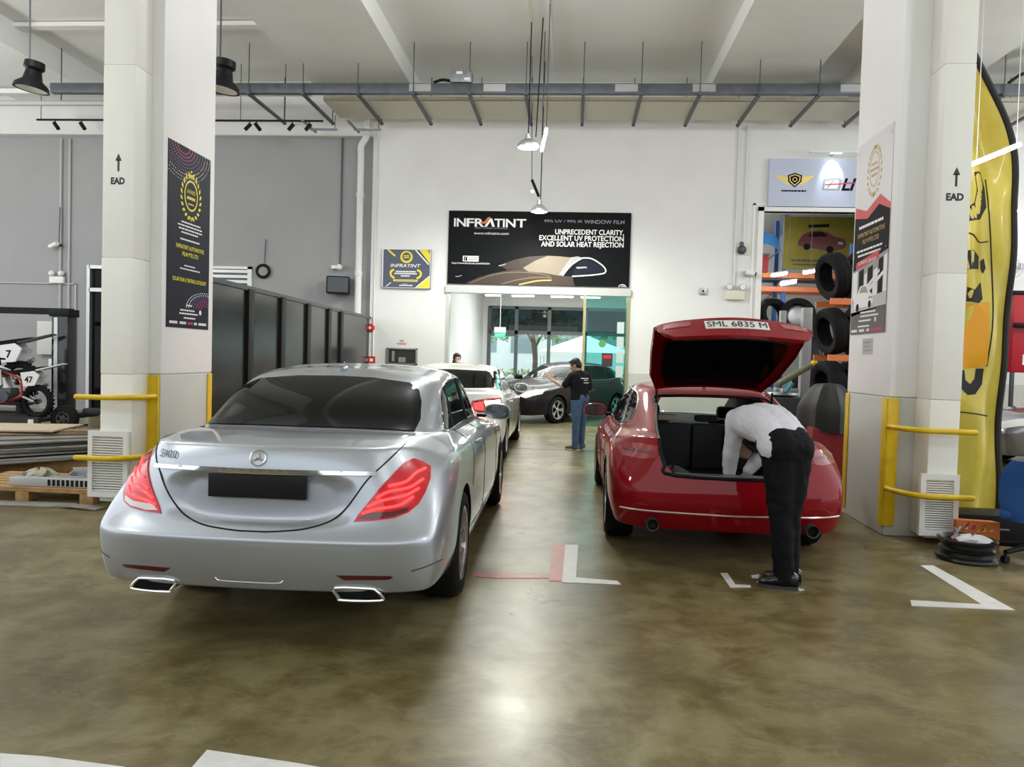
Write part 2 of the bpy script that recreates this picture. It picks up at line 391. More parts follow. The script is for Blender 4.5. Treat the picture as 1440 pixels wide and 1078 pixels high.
def car_mesh(spec, level):
    import numpy as np
    L = spec['L']; rings = spec['rings']; K=len(rings)
    T = np.array([ring_pts(L,r,spec['taper']) for r in rings]); N=T.shape[1]
    cre = [r.get('crease',0) for r in rings]
    P = T.copy()
    for it in range(12):                      # cage whose smoothed surface runs through the rings
        A = P.copy()
        A[:,1:-1] = (P[:,:-2]+4*P[:,1:-1]+P[:,2:])/6
        for e,n_ in ((0,1),(-1,-2)): A[:,e] = (4*P[:,e]+2*P[:,n_]*1.0)/6
        A[:,0,0]=0; A[:,-1,0]=0
        B = A.copy()
        for k in range(1,K-1):
            c = cre[k]; B[k] = (A[k-1]+4*A[k]+A[k+1])/6*(1-c)+A[k]*c
        D = T-B; D[0]*=0; D[-1]*=0
        P = P + D*.8
        P[:,0,0]=0; P[:,-1,0]=0
    bm = bmesh.new()
    def col(sgn):
        return [[None if (sgn<0 and s in (0,N-1)) else bm.verts.new((sgn*P[k][s][0],P[k][s][1],P[k][s][2])) for s in range(N)] for k in range(K)]
    R = col(1); Lm = col(-1)
    for k in range(K): Lm[k][0]=R[k][0]; Lm[k][N-1]=R[k][N-1]
    for k in range(K-1):
        for s in range(N-1):
            bm.faces.new((R[k][s],R[k][s+1],R[k+1][s+1],R[k+1][s])); bm.faces.new((Lm[k][s+1],Lm[k][s],Lm[k+1][s],Lm[k+1][s+1]))
    for k,dz,fl in ((K-1,spec.get('crown',.012),0),(0,0,1)):
        c = {s: bm.verts.new((0,P[k][s][1],P[k][s][2]+dz)) for s in range(1,N-1)}
        c[0]=R[k][0]; c[N-1]=R[k][N-1]
        for s in range(N-1):
            for Q,sg in ((R,1),(Lm,-1)):
                vs=[Q[k][s],Q[k][s+1],c[s+1],c[s]]
                v2=[]
                for v in vs:
                    if v not in v2: v2.append(v)
                if (sg<0)!=bool(fl): v2=v2[::-1]
                if len(v2)>2: bm.faces.new(v2)
    cl = bm.edges.layers.float.new('crease_edge')
    for k in range(K):
        if cre[k]:
            for Q in (R,Lm):
                for s in range(N-1):
                    e=bm.edges.get((Q[k][s],Q[k][s+1]))
                    if e: e[cl]=cre[k]
    bmesh.ops.recalc_face_normals(bm, faces=bm.faces)
    me=bpy.data.meshes.new('cage'); bm.to_mesh(me); bm.free()
    me.materials.append(spec['paint']); me.materials.append(spec.get('well',MATS['black_plastic']))
    return evaluate(me, [('SUBSURF',dict(levels=level,render_levels=level))])
def evaluate(me, mods, others=()):
    o=bpy.data.objects.new('tmp',me); COL.objects.link(o)
    for t,kw in mods:
        m=o.modifiers.new(t,t)
        for k,v in kw.items(): setattr(m,k,v)
    dg=bpy.context.evaluated_depsgraph_get(); dg.update()
    r=bpy.data.meshes.new_from_object(o.evaluated_get(dg))
    bpy.data.objects.remove(o); return r
def cut(me, cutters):
    cs=[]
    for mb in cutters:
        cme = mb if isinstance(mb,bpy.types.Mesh) else mb.mesh('cut',False)
        bm=bmesh.new(); bm.from_mesh(cme); bmesh.ops.recalc_face_normals(bm, faces=bm.faces); bm.to_mesh(cme); bm.free()
        c=bpy.data.objects.new('cut',cme); COL.objects.link(c); cs.append(c)
    r = evaluate(me, [('BOOLEAN',dict(operation='DIFFERENCE',object=c,solver='EXACT',material_mode='TRANSFER')) for c in cs])
    for c in cs: bpy.data.objects.remove(c)
    return r
def bvh_of(me): return BVHTree.FromPolygons([v.co.copy() for v in me.vertices],[tuple(p.vertices) for p in me.polygons])
RAYS = {'rear':lambda a,b:(Vector((a,-6,b)),Vector((0,1,0))), 'front':lambda a,b:(Vector((a,12,b)),Vector((0,-1,0))),
        'side':lambda a,b:(Vector((5,a,b)),Vector((-1,0,0))), 'top':lambda a,b:(Vector((a,b,6)),Vector((0,0,-1)))}
def cam_rays(root_loc, rz):
    m = (Matrix.Translation(root_loc) @ Matrix.Rotation(rz,4,'Z')).inverted()
    m3 = m.to_3x3(); o = m @ CAMP
    return lambda a,b: (o.copy(), (m3 @ pray(a,b)).normalized())
def hit(bvh, rayfn, a, b, off=0.0):
    o,d = rayfn(a,b); p,n,i,_ = bvh.ray_cast(o,d)
    if p is None:
        best=None
        for k in range(-12,13):                # nearest point of the surface along the ray
            q=o+d*(o.length*(1+k*.02)); r=bvh.find_nearest(q)
            if r[0] is not None and (best is None or r[3]<best[3]): best=r
        p,n=best[0],best[1]
    if n.dot(d)>0: n=-n
    return p+n*off, n
def patch(bvh, outline, rayfn, material, mb=None, step=.05, off=.004, depth=.012, smooth_outline=0, mirror=False, noback=False):
    """a panel that follows the body: outline in the 2D space of rayfn, laid on the surface, raised by off and given thickness"""
    pts=[Vector((p[0],p[1])) for p in outline]
    if smooth_outline: pts=[Vector((p.x,p.y)) for p in spline([(p.x,p.y,0) for p in pts],smooth_outline,True)]
    dense=[]
    for i,p in enumerate(pts):
        q=pts[(i+1)%len(pts)]; n=max(1,int((q-p).length/step))
        for k in range(n): dense.append(p.lerp(q,k/n))
    n=len(dense)
    xs=[p.x for p in dense]; ys=[p.y for p in dense]
    def inside(x,y):
        c=False
        for i in range(n):
            a,b_=dense[i],dense[i-1]
            if (a.y>y)!=(b_.y>y) and x<(b_.x-a.x)*(y-a.y)/(b_.y-a.y)+a.x: c=not c
        return c
    def near(x,y): return min((p.x-x)**2+(p.y-y)**2 for p in dense)<(step*.4)**2
    inner=[]; x=min(xs)+step*.5
    while x<max(xs):
        y=min(ys)+step*.5
        while y<max(ys):
            if inside(x,y) and not near(x,y): inner.append(Vector((x,y)))
            y+=step
        x+=step
    vv,ee,ff,_,_,_=delaunay_2d_cdt(dense+inner,[(i,(i+1)%n) for i in range(n)],[],1,1e-6)
    P=[hit(bvh,rayfn,v.x,v.y,off) for v in vv]
    vs=[p for p,_ in P]; fs=[]
    o0,d0=rayfn(vv[0].x,vv[0].y)
    for f in ff:
        f=list(f); nn=(vs[f[1]]-vs[f[0]]).cross(vs[f[2]]-vs[f[0]])
        if nn.dot(d0)>0: f=f[::-1]
        fs.append(tuple(f))
    cnt={}
    for f in fs:
        for i in range(len(f)): cnt[(f[i],f[(i+1)%len(f)])]=1
    bd=[e for e in cnt if (e[1],e[0]) not in cnt]
    m0=len(vs); back={}
    for e in bd:
        for k in e:
            if k not in back: back[k]=len(vs); vs.append(P[k][0]-P[k][1]*depth)
    for a,b_ in bd: fs.append((b_,a,back[a],back[b_]))
    if mirror: vs=[Vector((-v.x,v.y,v.z)) for v in vs]; fs=[f[::-1] for f in fs]
    mb = mb or MB(); mb.add(vs,fs,material); return mb
def seam(bvh, line, rayfn, material, mb=None, r=.003, off=0.0, n=8, mirror=False, closed=False, seg=6):
    mb = mb or MB()
    pts=[hit(bvh,rayfn,p.x,p.y,off)[0] for p in spline([(a,b,0) for a,b in line],n,closed)]
    if mirror: pts=[Vector((-p.x,p.y,p.z)) for p in pts]
    mb.tube(pts,r,material,seg,closed=closed); return mb
def wheel_parts(R, width, rimr, spokes, rim_mat, parent, name='wheel', twin=True, dark=None):
    """wheel about local x axis, outer face towards +x; tyre and rim are its sub-parts"""
    rub = MATS['rubber']; dk = dark or MATS['black_plastic']
    mx = Matrix.Rotation(pi/2,4,'Y'); w=width
    t=MB(); pr=[(rimr,-w*.5),(R-.03,-w*.5),(R-.008,-w*.42),(R,-w*.3),(R,w*.3),(R-.008,w*.42),(R-.03,w*.5),(rimr+.012,w*.52),(rimr,w*.46)]
    t.lathe(pr,rub,40,mx)
    tyre=t.build(name,parent)
    b=MB(); b.lathe([(rimr,w*.46),(rimr-.012,w*.5),(rimr-.03,w*.46),(rimr-.035,w*.2),(rimr-.05,-w*.45),(0,-w*.45)],rim_mat,40,mx)
    b.lathe([(rimr-.04,w*.12),(0.02,w*.12)],dk,32,mx)
    for i in range(spokes):
        a0=2*pi*i/spokes
        for da in ((-.11,.11) if twin else (0,)):
            vs=[]
            for (rr,hw,x1) in ((.045,.016,w*.36),(rimr*.55,.014 if twin else .026,w*.40),(rimr-.02,.02 if twin else .036,w*.45)):
                a=a0+da*(rr/rimr)*(1.3 if twin else 0)
                c=Vector((0,cos(a),sin(a))); tt=Vector((0,-sin(a),cos(a)))
                for sx in (x1,x1-.03):
                    vs+=[c*rr+tt*hw+Vector((sx,0,0)), c*rr-tt*hw+Vector((sx,0,0))]
            fs=[]
            for k in (0,4): fs+=[(k,k+1,k+5,k+4),(k+2,k+6,k+7,k+3),(k,k+4,k+6,k+2),(k+1,k+3,k+7,k+5)]
            fs+=[(8,9,11,10),(0,2,3,1)]
            b.add(vs,fs,rim_mat)
    b.lathe([(.062,w*.30),(.06,w*.40),(.035,w*.43),(0,w*.43)],rim_mat,20,mx)
    rim=b.build('rim',tyre); return tyre
def put_wheels(root, axles, track, R, width, rimr, spokes, rim_mat, twin=True, turn=0.0):
    for ia,ya in enumerate(axles):
        for sg in (1,-1):
            t=wheel_parts(R,width,rimr,spokes,rim_mat,root,twin=twin)
            t.location=(sg*track,ya,R); t.rotation_euler=(0,0,(0 if sg>0 else pi)+(turn if ia==1 else 0))
def well_cutters(axles, track, R, half=.16, xin=.45, xout=1.2, mat_=None):
    out=[]
    for ya in axles:
        for sg in (1,-1):
            m=MB(); m.tube([(sg*xin,ya,R),(sg*xout,ya,R)],R+.045,mat_ or MATS['black_plastic'],40); out.append(m)
    return out
def mirror_parts(root, y, z, w, paint, dark, scale=1.0):
    for sg in (1,-1):
        b=MB(); c=Vector((sg*(w+.13*scale),y,z))
        prof=[(-.125,0),(-.11,.06),(-.03,.085),(.08,.075),(.125,.03),(.12,-.04),(.05,-.065),(-.08,-.055)]
        prof=[(p.x,p.y) for p in spline([(a,q,0) for a,q in prof],3,True)]; vs=[];fs=[];n=len(prof)
        for dy,k in ((-.05,.93),(-.035,1.0),(.02,.96),(.07,.7),(.095,.3)):
            for (a,q) in prof: vs.append(c+Vector((sg*a*k*scale,dy*scale,q*k*scale)))
        for i in range(4):
            for k in range(n): fs.append((i*n+k,i*n+(k+1)%n,(i+1)*n+(k+1)%n,(i+1)*n+k))
        fs.append(tuple(4*n+k for k in range(n))); fs.append(tuple(range(n))[::-1])
        b.add(vs,fs,paint)
        b.box(c.x-sg*.11*scale,y-.015,z-.05,c.x-sg*.2*scale,y+.03,z-.02,dark,.008)
        o=b.build('wing_mirror',root,weld=1e-5)
        g=MB(); g.add([c+Vector((sg*a*.86*scale,-.052*scale,q*.84*scale)) for a,q in prof],[tuple(range(n))],MATS['mirror'])
        g.build('mirror_glass',o)
# ------------------------------------------------------------------ silver saloon in the foreground
sil_loc, sil_rz = Vector((-1.60,3.76,0)), .015
silver = thing('saloon_car','silver four-door saloon seen from behind with both red tail lamps lit and a blacked-out plate','car',sil_loc,sil_rz)
P = MATS['silver_paint']
sil = dict(L=5.27, paint=P, crown=.012, taper=[(0,.96),(.06,.985),(.12,.998),(.3,1),(.7,1),(.86,.975),(1,.9)], rings=[
 dict(w=.80,yr=.22,yf=5.0,zr=.35,z=[.30,.25,.25,.25],zf=.22),
 dict(w=.905,yr=.075,yf=5.15,zr=.34,z=[.33,.25,.25,.25],zf=.22,br=.07,rc=.16,crease=.5),
 dict(w=.945,yr=.025,yf=5.2,zr=.44,z=[.44,.42,.42,.42],zf=.42,br=.08,rc=.17),
 dict(w=.95,yr=.0,yf=5.24,zr=.595,z=[.61,.62,.62,.6],zf=.60,br=.09,rc=.18,crease=.45),
 dict(w=.95,yr=.05,yf=5.2,zr=.72,z=[.76,.78,.78,.75],zf=.72,br=.13,rc=.22,bf=.2,wr=.885),
 dict(w=.93,yr=.07,yf=5.05,zr=.93,z=[.93,.93,.92,.85],zf=.80,br=.20,rc=.32,bf=.3,rf=.4,wr=.80),
 dict(w=.875,yr=.145,yf=4.85,zr=1.065,z=[1.005,.985,.98,.9],zf=.86,br=.22,rc=.40,bf=.35,rf=.5,crease=.5,wr=.765,zc=1.045),
 dict(w=.82,yr=.50,yf=4.4,zr=1.10,z=[1.055,1.01,1.0,.97],zf=.95,br=.14,rc=.45,bf=.4,rf=.4,tap=0,wr=.75,zc=1.085),
 dict(w=.785,yr=.82,yf=3.78,zr=1.115,z=[1.085,1.035,1.03,1.03],zf=1.03,br=.06,rc=.42,bf=.3,rf=.3,tap=0,wr=.735,crease=.35),
 dict(w=.735,yr=1.13,yf=3.36,zr=1.275,z=[1.26,1.235,1.23,1.23],zf=1.23,br=.07,rc=.34,bf=.22,rf=.25,tap=0,wr=.69),
 dict(w=.655,yr=1.42,yf=2.98,zr=1.39,z=[1.395,1.415,1.42,1.40],zf=1.40,br=.08,rc=.26,bf=.18,rf=.15,tap=0,wr=.625,crease=.3),
 dict(w=.45,yr=1.68,yf=2.85,zr=1.45,z=[1.462,1.480,1.482,1.455],zf=1.45,br=.08,rc=.2,bf=.12,rf=.12,tap=0)])
ax=(1.20,4.37)
def scoop(me, x, z, hw, hh, depth, ylim, pw=4):
    for v in me.vertices:
        if v.co.y<ylim:
            q=(abs(v.co.x-x)/hw)**pw+(abs(v.co.z-z)/hh)**pw
            if q<1.6: v.co.y+=depth*(1 if q<.55 else max(0,(1.6-q)/1.05)**1.5)
me0=car_mesh(sil,4); scoop(me0,0,.80,.46,.125,.035,.4); bv=bvh_of(me0)
me=cut(me0,well_cutters(ax,.8,.345))
autosmooth(me,30); body=link('body',me,silver)
RC=cam_rays(sil_loc,sil_rz)
DG=MATS['dark_glass']; CH=MATS['chrome']; SB=MATS['seam_black']; BP=MATS['black_plastic']
put_wheels(silver,ax,.82,.345,.25,.245,10,MATS['alloy'])
mirror_parts(silver,3.42,1.05,.84,P,BP)
def loc2(px): return [hit(bv,RC,*p)[0] for p in px]
def sym(px):
    h=[hit(bv,RC,*p)[0] for p in px]; h=[(max(0,p.x),p.z) for p in h]
    return h+[(-x,z) for x,z in h[::-1] if x>.001]
RR=RAYS['rear']; RS=RAYS['side']
ow=sym([(440,600.5),(505,602.5),(560,605),(583,606),(590.5,590),(592,565),(589,549),(576,539),(526,532),(478,529.5)])
patch(bv,ow,RR,DG,off=.008,step=.03,depth=.02).build('rear_window',silver)
TL=[(497.7,733.3),(503.7,723.7),(535,685),(554.3,664.6),(568.8,650),(580.9,644.6),(593,649),(605,656),(604.5,673),(597.7,692.3),(588,709),(573.6,721),(554,728.5),(525,732)]
GL=[[(545,684),(569,678),(583,666),(597,659)],[(529,700.5),(545,692),(574,686),(594,674)],[(516,713),(535,704.5),(569,697),(588,687)],[(509,722),(530,716),(560,711),(580,699)]]
for mir in (False,True):
    tl=patch(bv,TL,RC,MATS['lamp_red_lit'],step=5,off=.008,depth=.02,mirror=mir).build('tail_lamp',silver)
    g=MB()
    for c in GL: seam(bv,c,RC,MATS['lamp_glow'],g,r=.0075,off=.009,mirror=mir)
    g.build('light_strip',tl)
    g=patch(bv,[(503,729),(515,721),(550,719.5),(575,713),(571,720),(553,726.5),(524,730.5)],RC,MATS['lamp_clear' if mir else 'lamp_red_dark'],step=4,off=.011,depth=.006,mirror=mir).build('reversing_lens',tl)
    rf=patch(bv,[(473,808.5),(549,809.5),(553,811.5),(546,814.5),(484,815)],RC,MATS['lamp_red_dark'],step=4,off=.004,mirror=mir).build('reflector',silver)
    e=MB(); sg=-1 if mir else 1
    ep=[(.425,.362),(.60,.362),(.635,.35),(.665,.318),(.655,.300),(.46,.300),(.445,.31)]
    e.tube([(sg*x,.065,z) for x,z in spline([(x,z,0) for x,z in ep],3,True) for x,z in [(x,z)]] if False else [(sg*p.x,.062+.22*max(0,p.x-.5)**1.2,p.y) for p in spline([(x,z,0) for x,z in ep],3,True)],.0085,CH,8,closed=True)
    ex=e.build('exhaust_tip',silver)
    e=MB(); e.prism([(sg*x,z) for x,z in ep],'y',.085,.30,BP); e.build('pipe_opening',ex)
sm=MB()
lid=[(584,609),(567.5,626),(545,648),(517.5,673.7),(500,697),(484,717.5),(463,733),(430,743),(395,746.5),(372,747.3)]
hl=[p for p in loc2(lid)]
hl=spline(hl,4); hl=hl+[Vector((0,hl[-1].y,hl[-1].z))]; sm.tube([(p.x,p.y-.001,p.z) for p in hl]+[(-p.x,p.y-.001,p.z) for p in hl[-2::-1]],.0045,SB,6)
sm.build('boot_lid_seam',silver)
c=[(x,.942+.012*(1-(x/.62)**2)) for x in [-.60+.1*i for i in range(13)]]
patch(bv,[(x,z+.004) for x,z in c]+[(x,z-.016) for x,z in c[::-1]],RR,CH,off=.012,depth=.03).build('chrome_bar',silver)
yb=hit(bv,RR,0,.865)[0].y
pl=MB(); pl.box(-.26,yb-.022,.805,.26,yb-.006,.925,MATS['plate_black'],.004); pl.build('number_plate',silver)
st=MB(); zc=1.012; ctr,nn=hit(bv,RR,0,zc,.010); tn=Vector((1,0,0)); bt=nn.cross(tn); bt=-bt if bt.z<0 else bt
st.tube([ctr+tn*.041*cos(a)+bt*.041*sin(a) for a in [2*pi*i/28 for i in range(28)]],.0036,CH,8,closed=True)
for k in range(3):
    a=pi/2+2*pi*k/3; d=tn*cos(a)+bt*sin(a); sdir=tn*-sin(a)+bt*cos(a)
    st.add([ctr+d*.040,ctr+sdir*.0085+d*.003,ctr+nn*.006,ctr-sdir*.0085+d*.003,ctr-nn*.002],[(0,1,2),(0,2,3),(1,4,3),(0,4,1),(0,3,4)],CH)
st.build('star_emblem',silver)
bd=MB(); text_into(bd,'S400',lambda u,v: hit(bv,RR,-.585+u,.985+v,.007)[0],.054,mat('badge_dark',(.10,.10,.11),.4,.3),sx=1.15); bd.build('model_badge',silver)
cs=MB(); seam(bv,[(-.20,.392),(-.17,.376),(0,.374),(.13,.376),(.16,.392)],RR,CH,cs,r=.004); cs.build('bumper_trim',silver)
for mir in (False,True): seam(bv,[(578,803),(600,796),(622,786)],RC,SB,r=.003,mirror=mir).build('bumper_seam',silver)
dlo=[(1.36,1.06),(1.45,1.20),(1.62,1.315),(1.9,1.37),(2.4,1.388),(2.85,1.365),(3.2,1.235),(3.58,1.065),(2.5,1.052)]
for mir in (False,True):
    w=patch(bv,dlo,RS,DG,off=.004,mirror=mir).build('side_window',silver)
    t=MB(); seam(bv,dlo,RS,CH,t,r=.008,mirror=mir,closed=True,n=6); t.build('window_trim',w)
    t=MB(); seam(bv,[(2.42,1.385),(2.5,1.05)],RS,SB,t,r=.02,mirror=mir); seam(bv,[(1.72,1.345),(1.70,1.06)],RS,SB,t,r=.012,mirror=mir); t.build('window_pillar',w)
    t=MB()
    for ln in ([(1.70,1.04),(1.68,.80),(1.62,.66)],[(2.48,1.03),(2.46,.6),(2.44,.34)],[(3.58,1.03),(3.6,.6),(3.62,.34)],[(1.62,.36),(2.5,.335),(3.62,.34)]): seam(bv,ln,RS,SB,t,r=.0035,mirror=mir)
    t.build('door_seam',silver)
    for y in (1.92,3.0):
        p,n=hit(bv,RS,y,.935,.018); p2,n2=hit(bv,RS,y+.22,.925,.018); q=MB(); q.tube([p-n*.018,p+(p2-p)*.12,p2-(p2-p)*.1,p2-n2*.018],[.008,.013,.013,.008],P,8)
        o=q.build('door_handle',silver)
        if mir:
            for v in o.data.vertices: v.co.x*=-1
            o.data.flip_normals()
    hl_=patch(bv,[(.50,.66),(.66,.76),(.80,.80),(.82,.70),(.62,.60)],RAYS['front'],MATS['lamp_clear'],off=.006,mirror=mir).build('headlamp',silver)
patch(bv,[(-.66,1.06),(-.6,1.24),(-.5,1.385),(0,1.405),(.5,1.385),(.6,1.24),(.66,1.06),(0,1.045)],RAYS['front'],DG,off=.004).build('windscreen',silver)
gr=patch(bv,[(-.32,.42),(-.40,.68),(0,.72),(.40,.68),(.32,.42)],RAYS['front'],BP,off=.006).build('grille',silver)
an=MB(); p,_=hit(bv,RAYS['top'],0,1.66); an.tube([p+Vector((0,-.05,-.005)),p+Vector((0,0,.006)),p+Vector((0,.06,.0))],[.02,.026,.02],P,10); an.tube([p+Vector((0,.01,0)),p+Vector((0,-.015,.055))],[.013,.005],P,8); an.build('antenna',silver)
# ------------------------------------------------------------------ red hatchback with its tailgate up
red_loc, red_rz = Vector((1.255,5.92,0)), 0.0
redcar = thing('hatchback_car','red five-door hatchback with its tailgate raised and boot open','car',red_loc,red_rz)
P = MATS['red_paint']
redspec = dict(L=4.71, paint=P, crown=.01, taper=[(0,.955),(.07,.985),(.15,1),(.3,1),(.7,1),(.86,.975),(1,.9)], rings=[
 dict(w=.78,yr=.24,yf=4.5,zr=.29,z=[.25,.21,.21,.21],zf=.2),
 dict(w=.87,yr=.10,yf=4.6,zr=.275,z=[.28,.22,.22,.22],zf=.2,br=.08,rc=.17,crease=.5),
 dict(w=.915,yr=.03,yf=4.66,zr=.40,z=[.41,.40,.40,.40],zf=.38,br=.09,rc=.18),
 dict(w=.927,yr=.0,yf=4.69,zr=.53,z=[.56,.57,.57,.55],zf=.55,br=.10,rc=.19,crease=.2),
 dict(w=.925,yr=.03,yf=4.66,zr=.68,z=[.70,.70,.70,.68],zf=.66,br=.12,rc=.21,bf=.2,wr=.885),
 dict(w=.905,yr=.06,yf=4.5,zr=.86,z=[.85,.83,.82,.78],zf=.72,br=.16,rc=.27,bf=.3,rf=.4,wr=.83,crease=.25),
 dict(w=.86,yr=.10,yf=4.3,zr=.97,z=[.93,.90,.90,.85],zf=.80,br=.18,rc=.34,bf=.35,rf=.5,crease=.5,wr=.77,zc=.955),
 dict(w=.815,yr=.28,yf=3.9,zr=1.0,z=[.97,.93,.93,.92],zf=.90,br=.14,rc=.42,bf=.4,rf=.4,tap=0,wr=.73,zc=.99),
 dict(w=.79,yr=.46,yf=3.45,zr=1.06,z=[1.02,.95,.95,.95],zf=.97,br=.10,rc=.44,bf=.3,rf=.3,tap=0,wr=.70),
 dict(w=.72,yr=.88,yf=3.0,zr=1.19,z=[1.17,1.14,1.14,1.13],zf=1.14,br=.08,rc=.36,bf=.22,rf=.25,tap=0,wr=.65),
 dict(w=.62,yr=1.30,yf=2.6,zr=1.31,z=[1.305,1.315,1.315,1.30],zf=1.30,br=.07,rc=.26,bf=.18,rf=.15,tap=0,wr=.58,crease=.3),
 dict(w=.42,yr=1.60,yf=2.45,zr=1.36,z=[1.368,1.375,1.378,1.355],zf=1.35,br=.08,rc=.2,bf=.12,rf=.12,tap=0)])
axr=(1.02,3.83)
me0=car_mesh(redspec,3); bv=bvh_of(me0); LI=mat('boot_lining',(.02,.02,.021),.85)
half=[(.43,1.262),(.50,1.18),(.545,1.02),(.55,.90),(.515,.78),(.44,.695)]
outl=[(x,z) for x,z in half]+[(-x,z) for x,z in half[::-1]]
c1=MB(); c1.prism(outl,'y',-.6,1.95,LI)
c2=MB(); c2.box(-.60,.16,.55,.60,1.62,.88,LI,.04)
c3=MB(); c3.prism([(1.5,.93),(1.5,1.24),(2.5,1.27),(2.66,1.285),(2.9,1.32),(3.3,1.25),(3.72,1.12),(3.72,.985),(2.9,.93)],'x',-.50,.50,LI)
me=cut(me0,well_cutters(axr,.8,.335)+[c1,c2,c3])
autosmooth(me,30); link('body',me,redcar)
put_wheels(redcar,axr,.80,.335,.24,.24,5,MATS['alloy'])
mirror_parts(redcar,2.95,.99,.84,P,BP)
RC=cam_rays(red_loc,red_rz)
# tailgate, closed shape lifted off the body then swung up about its hinge
HG=Vector((0,1.32,1.285)); LID=[(x*1.10+.012,z) for x,z in [(.43,1.285),(.50,1.19),(.535,1.05),(.545,.97),(.53,.88),(.50,.78),(.43,.70)]]
LID=LID+[(-x,z) for x,z in LID[::-1]]
def hinge(mb):
    mb.v=[(v[0],v[1]-HG.y,v[2]-HG.z) for v in mb.v]; return mb
g=patch(bv,LID,RR,P,step=.045,off=.004,depth=.030); tg=hinge(g).build('tailgate',redcar,loc=HG); tg.rotation_euler=(-radians(45),0,0)
def inner(pts,off,depth,m_,nm,step=.06):
    q=patch(bv,pts,RR,m_,step=step,off=off,depth=depth); return hinge(q).build(nm,tg)
glh=[(.42,1.265),(.49,1.17),(.52,1.06),(.50,1.015)]
inner([(x,z) for x,z in glh]+[(-x,z) for x,z in glh[::-1]],.007,.006,DG,'rear_window')
lin=[(.46,1.0),(.50,.95),(.50,.86),(.46,.755),(.40,.725)]
inner([(x,z) for x,z in lin]+[(-x,z) for x,z in lin[::-1]],-.028,.03,LI,'tailgate_lining')
inner([(x*.97,z) for x,z in glh]+[(-x*.97,z) for x,z in glh[::-1]],-.030,.006,DG,'rear_window_inside')
inner([(.24,.895),(.24,.79),(-.24,.79),(-.24,.895)],.010,.012,mat('plate_white',(.80,.80,.78),.4),'number_plate',.1)
pt=MB(); text_into(pt,'SML 6835 M',lambda u,v: hit(bv,RR,u,.808+v,.013)[0],.105,BP,'CENTER',fit=.45); hinge(pt).build('plate_lettering',tg)
for sx in (1,-1):
    q=inner([(sx*.33,.90),(sx*.55,.915),(sx*.545,.83),(sx*.36,.84)],.008,.008,MATS['lamp_red'],'tail_lamp_inboard')
for sx in (1,-1): cs=MB(); cs.tube([(sx*.50,1.0,1.02),(sx*.50,.96,1.32)],.011,BP,8); cs.build('gas_strut',redcar)
# body-side details
for mir in (False,True):
    sg=-1 if mir else 1
    tl=patch(bv,[(.56,.905),(.70,.915),(.80,.90),(.86,.86),(.83,.81),(.70,.80),(.57,.815)],RR,MATS['lamp_red'],step=.04,off=.006,depth=.02,mirror=mir).build('tail_lamp',redcar)
    q=patch(bv,[(.60,.86),(.75,.872),(.83,.855),(.75,.852),(.60,.845)],RR,MATS['lamp_red_dark'],step=.04,off=.010,depth=.005,mirror=mir).build('lamp_bar',tl)
    e=MB(); cy=Vector((sg*.60,.10,.315))
    e.lathe([(.040,-.09),(.048,-.10),(.050,-.06),(.050,.2)],DK,24,Matrix.Translation(cy)@Matrix.Rotation(-pi/2,4,'X')); e.lathe([(.042,-.05),(0,-.045)],BP,20,Matrix.Translation(cy)@Matrix.Rotation(-pi/2,4,'X')); e.build('exhaust_tip',redcar)
    dlo=[(.95,1.03),(1.12,1.16),(1.45,1.265),(1.8,1.295),(2.3,1.285),(2.75,1.17),(3.15,.99),(2.2,.955),(1.3,.975)]
    w=patch(bv,dlo,RS,DG,off=.004,mirror=mir).build('side_window',redcar)
    t=MB(); seam(bv,dlo,RS,CH,t,r=.007,mirror=mir,closed=True,n=6); t.build('window_trim',w)
    t=MB()
    for ln in ([(1.45,.96),(1.42,.75),(1.36,.62)],[(2.15,.95),(2.13,.55),(2.12,.3)],[(3.15,.96),(3.16,.55),(3.17,.3)],[(1.36,.33),(2.1,.30),(3.17,.30)]): seam(bv,ln,RS,SB,t,r=.0035,mirror=mir)
    t.build('door_seam',redcar)
    for y in (1.62,2.55):
        p,n=hit(bv,RS,y,.82,.016); p2,n2=hit(bv,RS,y+.2,.815,.016); q=MB(); q.tube([p-n*.016,p+(p2-p)*.12,p2-(p2-p)*.1,p2-n2*.016],[.008,.012,.012,.008],P,8)
        o=q.build('door_handle',redcar)
        if mir:
            for v in o.data.vertices: v.co.x*=-1
            o.data.flip_normals()
    patch(bv,[(.48,.60),(.66,.70),(.80,.72),(.80,.63),(.62,.56)],RAYS['front'],MATS['lamp_clear'],off=.006,mirror=mir).build('headlamp',redcar)
ws=[(-.62,.99),(-.58,1.14),(-.5,1.285),(0,1.305),(.5,1.285),(.58,1.14),(.62,.99),(0,.975)]
patch(bv,ws,RAYS['front'],GC,off=.004).build('windscreen',redcar)
patch(bv,[(-.36,.36),(-.44,.62),(0,.66),(.44,.62),(.36,.36)],RAYS['front'],BP,off=.006).build('grille',redcar)
cs=MB(); seam(bv,[(x,.405+.012*abs(x)) for x in (-.84,-.7,-.45,-.2,0,.2,.45,.7,.84)],RR,mat('trim_pale',(.75,.62,.60),.2,.6),cs,r=.0075,off=.002); cs.build('bumper_trim',redcar)
cs=MB(); sl=[(x,z) for x,z in outl]; seam(bv,sl,RR,BP,cs,r=.016,n=4,closed=True,off=-.004); cs.build('boot_seal',redcar)
cs=MB(); cs.box(-.42,.075,.672,.42,.20,.700,mat('sill_grey',(.25,.25,.25),.4,.5),.01); cs.build('boot_sill',redcar)
an=MB(); p,_=hit(bv,RAYS['top'],0,1.52); an.prism([(-.05,0),(.05,0),(-.035,.05)],'x',-.012,.012,P,Matrix.Translation(p)); an.build('antenna',redcar)
